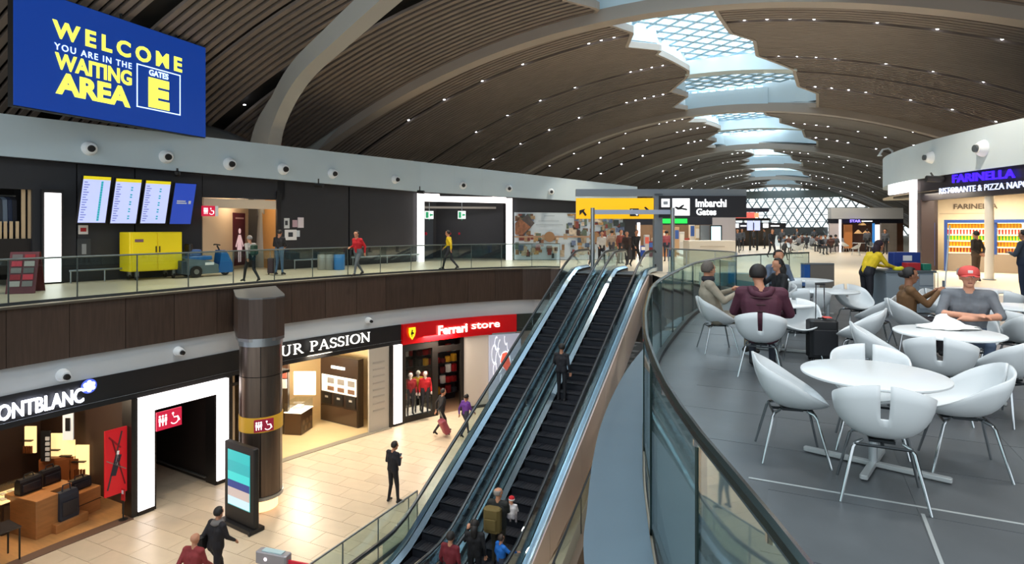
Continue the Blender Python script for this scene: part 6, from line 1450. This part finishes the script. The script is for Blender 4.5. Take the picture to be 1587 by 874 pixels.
def backpack(t, c, sz, m, name='backpack'):
    o = MB().rbox(c, sz, .06).build(name, m, t); MB().rbox((c[0], c[1]-sz[1]/2-.02, c[2]-.06), (sz[0]*.7, .05, sz[2]*.45), .02).build('pocket', m, o); return o
# ---- cafe people
m_ = human('man in a red cap and grey t-shirt sitting with folded arms', (*ud(1500, 7.46), .005), cam_rz(210), 'sit', '6E7278', '4A5A72', skin=M('skin_fair','D89A7C',.55,var=.05,scale=8), hair=HAIRB, vox=.011, sleeves=False, bulk=1.14,
  J=dict(waist=(0,0,.70), chest=(0,.03,.92), neck=(0,.06,1.12), head=(0,.09,1.27), shL=(-.21,.04,1.06), shR=(.21,.04,1.06), elL=(-.30,.18,.83), elR=(.30,.18,.83), wrL=(.02,.36,.80), wrR=(-.04,.34,.84), haL=(.16,.33,.80), haR=(-.18,.33,.84), kneeL=(-.16,.40,.51), kneeR=(.16,.40,.51)))
c_ = thing('baseball_cap', 'coral red baseball cap with a grey back on the seated man', 'cap', (0,0,0), 0); c_.location = wm(m_) @ Vector((0,.085,1.30)); c_.rotation_euler = (0,0,m_.rotation_euler[2])
MB().loft([[(r*.112*math.sin(2*PI*k/20), r*.125*math.cos(2*PI*k/20), z) for k in range(20)] for r, z in ((1.0,.0),(1.0,.03),(.95,.065),(.75,.10),(.4,.12),(.05,.126))]).build('crown', M('cap_coral','D8524C',.7), c_, smooth='all')
MB().loft([[(x_*w_,y_,z) for x_, z in ((-.085,-.0),(-.05,.012),(0,.016),(.05,.012),(.085,0))]+[(x_*w_,y_,z-.008) for x_, z in ((.085,0),(.05,.012),(0,.016),(-.05,.012),(-.085,0))] for y_, w_ in ((.09,1.15),(.15,1.05),(.185,.55))]).build('brim', MATS['cap_coral'], c_, smooth='all')
MB().rbox((0,.118,.055), (.05,.02,.035), .005).build('emblem_patch', M('cap_white','E8DCD8',.6), c_)
MB().loft([[(1.02*.112*math.sin(2*PI*k/20)*r, -abs(1.02*.125*math.cos(PI*k/20))*r, z) for k in range(20)] for r, z in ((1,.0),(1.01,.05),(.9,.085))], cap=False, close=False).build('grey_mesh_back', M('cap_grey','A8A29E',.7), c_)
human('seated woman in a brown jacket with tied dark hair holding a phone', (*ud(1411, 9.0), .005), cam_rz(108), 'sit', '6A4A2A', '2E2A30', skin=SKIN2, hairstyle='bun', vox=.012, bulk=1.05, h=1.68, J=dict(elL=(-.24,.16,.80), wrL=(-.12,.34,.96), elR=(.24,.16,.80), wrR=(.10,.34,.98), haL=(-.06,.40,1.04), haR=(.05,.40,1.05)))
ph = thing('phone', 'dark phone held by the woman in the brown jacket', 'phone', (0,0,0)); pm = bpy.data.objects['person.001'] if 'person.001' in bpy.data.objects else m_
ph.location = wm(pm) @ Vector((0,.42,1.04)); ph.rotation_euler = pm.rotation_euler; MB().rbox((0,0,0), (.07,.01,.14), .004).build('case', BLACK, ph); MB().box((0,-.006,0), (.062,.002,.125)).build('screen', M('phone_screen','3A4A5A',.2,emit=.3), ph)
bm = human('grey haired man in a beige cardigan sitting with a dark neck scarf', (*ud(1112, 9.22), .005), cam_rz(98), 'sit', 'A09684', '8E8474', shoe='1C1A18', hair=M('short_grey_hair','5E554D',.7,var=.2,scale=60), vox=.011, bulk=1.12, headturn=28,
  J=dict(waist=(0,-.08,.68), chest=(0,-.14,.88), neck=(0,-.16,1.08), head=(0,-.13,1.23), shL=(-.20,-.14,1.02), shR=(.20,-.14,1.02), elL=(-.28,.04,.83), wrL=(-.12,.24,.93), haL=(-.04,.32,1.00), elR=(.28,.04,.80), wrR=(.10,.26,.90), haR=(.03,.33,.97), kneeL=(-.06,.44,.56), ankL=(.08,.56,.22), toeL=(.10,.70,.20)))
MB().lathe([(.075,0),(.10,.03),(.095,.07),(.07,.09)], (0,0,0), 14).build('neck_scarf', M('scarf_dark','2C2C34',.8), bm, loc=(0,-.14,1.06), smooth='all'); MB().rbox((0,-.02,.86), (.10,.03,.22), .01).build('shirt_front', M('shirt_white_p','D8D6DC',.7), bm)
bg_ = human('dark haired person in a burgundy puffer jacket seen from behind', (*ud(1180, 7.78), .005), cam_rz(24), 'sit', '4E2233', '2A2E3A', vox=.011, bulk=1.36, h=1.82, coat=True, J=dict(shL=(-.22,-.02,1.0), shR=(.22,-.02,1.0), elL=(-.32,.06,.76), elR=(.32,.06,.76), head=(-.04,.03,1.22)))
for i in range(5): MB().lathe([(.205,-.012),(.216,0),(.205,.012)], n=24).build('quilt_seam', M('quilt_dark','37161F',.7), bg_, loc=(0,-.055,.66+i*.085)).scale = (1.0,.72,1)
MB().tube([(-.13,-.09,1.12),(-.10,-.15,1.06),(0,-.175,1.03),(.10,-.15,1.06),(.13,-.09,1.12)], .04, 8).build('hood', M('cloth_4E2233','4E2233',.75), bg_, smooth='all')
human('dark haired woman in a black jacket leaning on the back table', (*ud(1205, 11.3), .005), cam_rz(-95), 'sit', '1A1B1E', '22242A', vox=.013, h=1.70, hairstyle='long', J=dict(elR=(.26,.14,.84), wrR=(.10,.24,1.06), haR=(.06,.26,1.14)))
human('curly haired man in a blue grey jacket seated behind the woman in black', (*ud(1207, 12.6), .005), cam_rz(175), 'sit', '5E6C80', '2A2C34', vox=.014, h=1.84, hair=HAIRD)
w_ = human('worker in a bright yellow top and dark headscarf bending over the grey counter', ud(1343, 13.35), cam_rz(82), 'stand', 'E4C21C', '1E1E26', hair=M('headscarf','2A1824',.8), vox=.013, h=1.62, skin=SKIN, bulk=1.08,
  J=dict(waist=(0,.06,1.12), chest=(0,.15,1.29), neck=(0,.25,1.46), head=(0,.34,1.60), shL=(-.17,.20,1.39), shR=(.17,.20,1.39), elL=(-.22,.34,1.16), wrL=(-.16,.58,1.10), elR=(.22,.36,1.16), wrR=(.12,.62,1.10), haL=(-.14,.68,1.09), haR=(.1,.72,1.09)), hairstyle='long')
human('man in a dark brown jacket standing with hands behind him before the lit chiller', ud(1513, 20.9), cam_rz(-20), 'stand', '2E2620', '5A4634', vox=.018, J=dict(elL=(-.30,-.06,1.15), wrL=(-.12,-.16,1.0), elR=(.30,-.06,1.15), wrR=(.12,-.16,1.0)))
human('person in a dark blue grey jacket cut by the right picture edge', ud(1588, 15.2), cam_rz(-30), 'stand', '3E4652', '2A3448', vox=.016, h=1.82, bulk=1.2, J=dict(elL=(-.30,.08,1.16), wrL=(-.14,.24,1.2)))
# ---- left balcony people
a_ = human('woman in a grey cardigan walking with a green backpack past the maroon door panel', ud(389, 20.7), cam_rz(-60), 'walk', 'A6A29C', '1C1A20', hair=HAIRG, vox=.018, h=1.62, skin=SKIN, J=dict(elR=(.22,.16,1.16), wrR=(.10,.26,1.28)))
backpack(a_, (0,-.16,1.12), (.26,.16,.36), M('green_pack','24402E',.7))
human('man in a black sweater and blue jeans beside the maroon suitcase', ud(433, 23.9), cam_rz(10), 'stand', '131318', '4A6684', vox=.018, h=1.78, J=dict(ankL=(-.14,-.02,.10), ankR=(.14,-.02,.10), toeL=(-.17,.12,.04), toeR=(.17,.12,.04), elL=(-.27,.05,1.15), wrL=(-.12,.2,1.10), elR=(.27,.05,1.15), wrR=(.12,.2,1.1)))
r_ = human('man in a bright red jacket and grey jeans walking on the left balcony', ud(555, 23.2), cam_rz(-150), 'walk', 'C01420', '5A6468', vox=.018, h=1.76, bulk=1.1, J=dict(elR=(.26,-.02,1.16), wrR=(.22,.18,1.12)))
MB().rbox((.30,-.02,.92), (.12,.34,.26), .05).build('shoulder_bag', BLACK, r_)
y_ = human('man in a yellow jacket striding in front of the glowing portal', ud(697, 26.6), cam_rz(-80), 'walk', 'E0BE10', '2A2C30', vox=.018, h=1.76)
# ---- lower floor people
sp_ = human('man in a dark suit standing and looking down at his phone on the lower floor', gp(609, 779, LZ)+(LZ,), cam_rz(35), 'stand', '15161F', '14151C', shoe='0E0E10', hair=HAIRD, vox=.015, h=1.80, coat=True, headturn=-15, J=dict(head=(.02,.06,1.61), ankL=(-.13,-.04,.10), toeL=(-.17,.10,.04), ankR=(.16,.04,.10), toeR=(.24,.17,.04), kneeR=(.12,.05,.5), elL=(-.25,.0,1.15), wrL=(-.10,.20,1.18), elR=(.26,.0,1.15), wrR=(.08,.22,1.20)))
ph2 = thing('phone', 'small dark phone in the hands of the man in the suit', 'phone', (0,0,0)); ph2.location = wm(sp_) @ (Vector((0,.29,1.25))*1.03); ph2.rotation_euler = (-.5,0,sp_.rotation_euler[2]); MB().rbox((0,0,0), (.075,.012,.15), .004).build('case', BLACK, ph2); MB().box((0,-.007,0), (.066,.002,.13)).build('screen', MATS['phone_screen'], ph2)
dj = human('man in a dark jacket, grey scarf and shoulder bag at the bottom edge', (*ud(334, 13.5), LZ), cam_rz(25), 'walk', '1E1B20', '201C24', vox=.014, h=1.80, bulk=1.15, coat=True, J=dict(head=(0,.09,1.62)))
MB().lathe([(.10,-.05),(.15,0),(.12,.05),(.09,.07)], n=14).build('scarf', M('scarf_grey','7A7470',.85), dj, loc=(0,.05,1.47), smooth='all'); MB().rbox((-.27,-.08,1.05), (.16,.34,.32), .06).build('shoulder_bag', BLACK, dj)
human('bald person in a faded red coat cut off at the bottom of the picture', (*ud(298, 12.55), LZ), cam_rz(10), 'walk', '8A2E30', '3A2A2C', vox=.014, h=1.70, bulk=1.15, hairstyle='bald', skin=SKIN)
wk = human('dark clothed traveller pulling a pink suitcase in front of the red shop', gp(684, 672, LZ)+(LZ,), cam_rz(60), 'walk', '17161A', '18171C', vox=.018, h=1.76, coat=True, J=dict(elR=(.26,-.10,1.18), wrR=(.26,-.30,1.0)))
x, y = gp(694, 676, LZ); t = thing('suitcase', 'pink red trolley suitcase tilted behind the dark clothed traveller', 'suitcase', (x, y, LZ), cam_rz(60)); t.rotation_euler[0] = .45
MB().rbox((0,0,.34), (.40,.24,.58), .05).build('shell', M('case_pink','8E3A48',.45), t); [MB().tube([(s_*.08,.08,.62),(s_*.08,.08,1.02)], .010, 6).build('handle_tube', CHROME, t) for s_ in (-1,1)]; MB().tube([(-.09,.08,1.02),(.09,.08,1.02)], .015, 6).build('grip', BLACK, t)
for s_ in (-1,1): MB().tube([(s_*.15-.02,0,.04),(s_*.15+.02,0,.04)], .035, 8).build('wheel', RUB, t)
t.location.z += .10
human('child in a purple top walking right of the pink suitcase', gp(721, 676, LZ)+(LZ,), cam_rz(40), 'walk', '5A2A8A', '2E3446', vox=.017, h=1.62, skin=SKIN2)
# ---- escalator riders
def step_z(y): return ez(y)-.06
def rider(label, x, y, rz, *a, **k): return human(label, (x, y, step_z(y)+.0), rz, *a, **k)
rider('dark dressed man riding near the middle of the right escalator', -6.66, 17.35, -.1, 'stand', '14161E', '12131A', vox=.016, h=1.76, coat=True, headturn=20, hair=HAIRD, J=dict(elL=(-.28,.02,1.16), wrL=(-.24,.24,1.05)))
om = rider('older grey haired man with an olive backpack at the foot of the right escalator', -6.35, 12.45, .1, 'stand', '1E1F1C', '3A3428', vox=.013, h=1.80, bulk=1.15, hair=HAIRG, hairstyle='balding', headturn=-35, coat=True, J=dict(elR=(.28,.08,1.18), wrR=(.20,.28,1.28)))
bp = backpack(om, (-.04,-.24,1.18), (.40,.24,.56), M('olive_pack','6A5A2E',.75))
tod = human('toddler in white and grey carried by the older man', (0,0,0), .3, 'sit', 'D8D0CE', 'B8B0B4', vox=.012, h=.98, hairstyle='bald', face=False)
tod.location = wm(om) @ Vector((.30,.10,.86)); 
th = thing('knitted_hat', 'red and white hat of the toddler', 'hat', (0,0,0)); th.location = wm(tod) @ Vector((0,0,.70)); MB().lathe([(.066,-.015),(.07,.02),(.055,.055),(.02,.075)], n=16).build('cap', M('hat_red','C81E28',.8), th, smooth='all'); MB().lathe([(.07,-.02),(.073,0),(.07,.012)], n=16).build('white_trim', M('hat_white','EDE8E4',.8), th, smooth='all')
rider('woman in black with long dark hair standing below the olive backpack', -6.58, 11.75, .3, 'stand', '121216', '16161C', vox=.014, h=1.62, hairstyle='long', coat=True, J=dict(elL=(-.26,.1,1.2), wrL=(-.22,.2,1.42)))
bb = rider('boy in a bright blue jacket reaching for the handrail of the right escalator', -6.05, 12.0, -.5, 'stand', '1C6EC8', '3A3E4E', vox=.013, h=1.22, skin=SKIN, hair=HAIRB, bulk=1.15, J=dict(elR=(.30,.12,1.28), wrR=(.42,.30,1.30)))
human('person in a dark red jacket beside the woman in black', (-6.75, 11.0, LZ), 0, 'stand', '6A1420', '1A1A20', vox=.016, h=1.60, hair=HAIRD)
# ---- people at the gate level by the gantry
for u, d, a, top, bot, h, l, ps in ((932,29,170,'C8C4BE','1A1A20',1.72,'traveller in a pale top under the left gantry post','walk'),(962,31,150,'7A3A30','2A2A30',1.76,'traveller in a rust coloured top behind the escalator handrails','stand'),(972,30,200,'3A2A26','2A2426',1.70,'traveller in a dark brown coat between the handrails','walk'),(985,28.5,160,'16161A','1A1A1E',1.78,'traveller all in black at the head of the right escalator','walk'),(948,33,20,'8E7A6A','3A3A44',1.74,'traveller in a tan coat seen from behind beyond the landing','walk'),
   (1196,37,175,'23262C','2A2A30',1.80,'man in an open dark coat and grey shirt walking towards the cafe','walk'),(1033,33,0,'9A4A50','2A3040',1.70,'traveller in a dusty red top in front of the green lit shop','stand'),(1120,46,10,'3A4A5A','2A2A2E',1.74,'distant traveller before the cyan screen','stand'),(1216,34,90,'2A2C30','1A1A1E',1.2,'small dark figure walking beyond the low partition','walk')):
    human(l, ud(u, d), cam_rz(a), ps, top, bot, vox=.03, h=h)
# mannequins in the red shop window
for u, d, top, l in ((636,25.2,'8A1018','left mannequin in red and black sportswear in the shop window'),(648,25.6,'C8A020','middle mannequin in a yellow top in the shop window'),(659,25.4,'C01820','right mannequin in a red vest in the shop window')):
    human(l, (*ud(u, d), LZ+.25), cam_rz(160), 'stand', top, '26262C', vox=.025, h=1.78, skin=M('mannequin_white','D8C8BC',.4), hairstyle='bald', name='mannequin', cat='mannequin', group='mannequins of the red shop')
# far crowd and far cafe furniture
far0 = [human('x', (0,0,-40), 0, 'sit', c, '2E3036', vox=.035, h=1.75, hair=HAIRD, name='person') for c in ('3A3E46','7A8088','5A3A34')]
farS = human('x', (0,0,-40), 0, 'stand', '4A4E56', '26282E', vox=.035, name='person')
mb = chair_shell(); 
for sx in (-1,1):
    for sy in (-1,1): mb.tube([(sx*.17,sy*.15,.385),(sx*.255,sy*.245,0)], .014, 5)
fch = tag(mb.build('cafe_chair', SHELL), 'x', 'chair', 'white chairs of the far cafe')
ftb = tag(MB().lathe([(.45,.72),(.45,.74)], n=18).add(*(lambda m: (m.v, m.f))(MB().tube([(0,0,0),(0,0,.72)], .04, 6).box((0,0,.02), (.7,.06,.03)).box((0,0,.02), (.06,.7,.03)))).build('cafe_table', TABW), 'x', 'table', 'white tables of the far cafe')
rnd = random.Random(3); k = 0
ORD = ['first','second','third','fourth','fifth','sixth','seventh','eighth','ninth','tenth','eleventh','twelfth','thirteenth','fourteenth','fifteenth','sixteenth','seventeenth','eighteenth','nineteenth','twentieth','twenty first','twenty second','twenty third','twenty fourth','twenty fifth','twenty sixth']
LATE = []
for i in range(24):
    u = 1218+i*5.7; d = 44+rnd.uniform(-6,14); c = fch.copy(); COL.objects.link(c); c.location = (*ud(u, d), 0); c.rotation_euler[2] = rnd.uniform(0, 6.3); c['label'] = f'small white chair of the far cafe cluster, {ORD[i]} from its left end'
for i in range(9):
    u = 1226+i*15; d = 47+rnd.uniform(-5,10); c = ftb.copy(); COL.objects.link(c); c.location = (*ud(u, d), 0); c['label'] = f'small white table of the far cafe cluster, {ORD[i]} from its left end'
COLS = ['dark grey','pale grey','brown']
for i in range(16):
    u = 1208+i*7.2+rnd.uniform(-1,1); d = 46+rnd.uniform(-6,12); LATE.append((far0[i % 3], (*ud(u, d), 0), rnd.uniform(0,6.3), f'distant seated person in a {COLS[i%3]} top, {ORD[i]} from the left in the far cafe'))
for i, (u, d) in enumerate(((1143,44),(1150,48),(1168,55),(1185,52),(1236,56),(1262,60),(1212,50),(1310,52),(1344,45),(1372,42))): LATE.append((farS, (*ud(u, d), 0), rnd.uniform(0,6.3), f'distant standing person in a grey top, {ORD[i]} from the left across the far hall'))
bpy.data.objects.remove(fch); bpy.data.objects.remove(ftb)
finish_humans()
for src, loc, rz, lab in LATE: dup(src, loc, rz, lab, 'far cafe visitors')
for s_ in far0+[farS]:
    for ch in list(s_.children): bpy.data.objects.remove(ch)
    bpy.data.objects.remove(s_)
finish_texts()
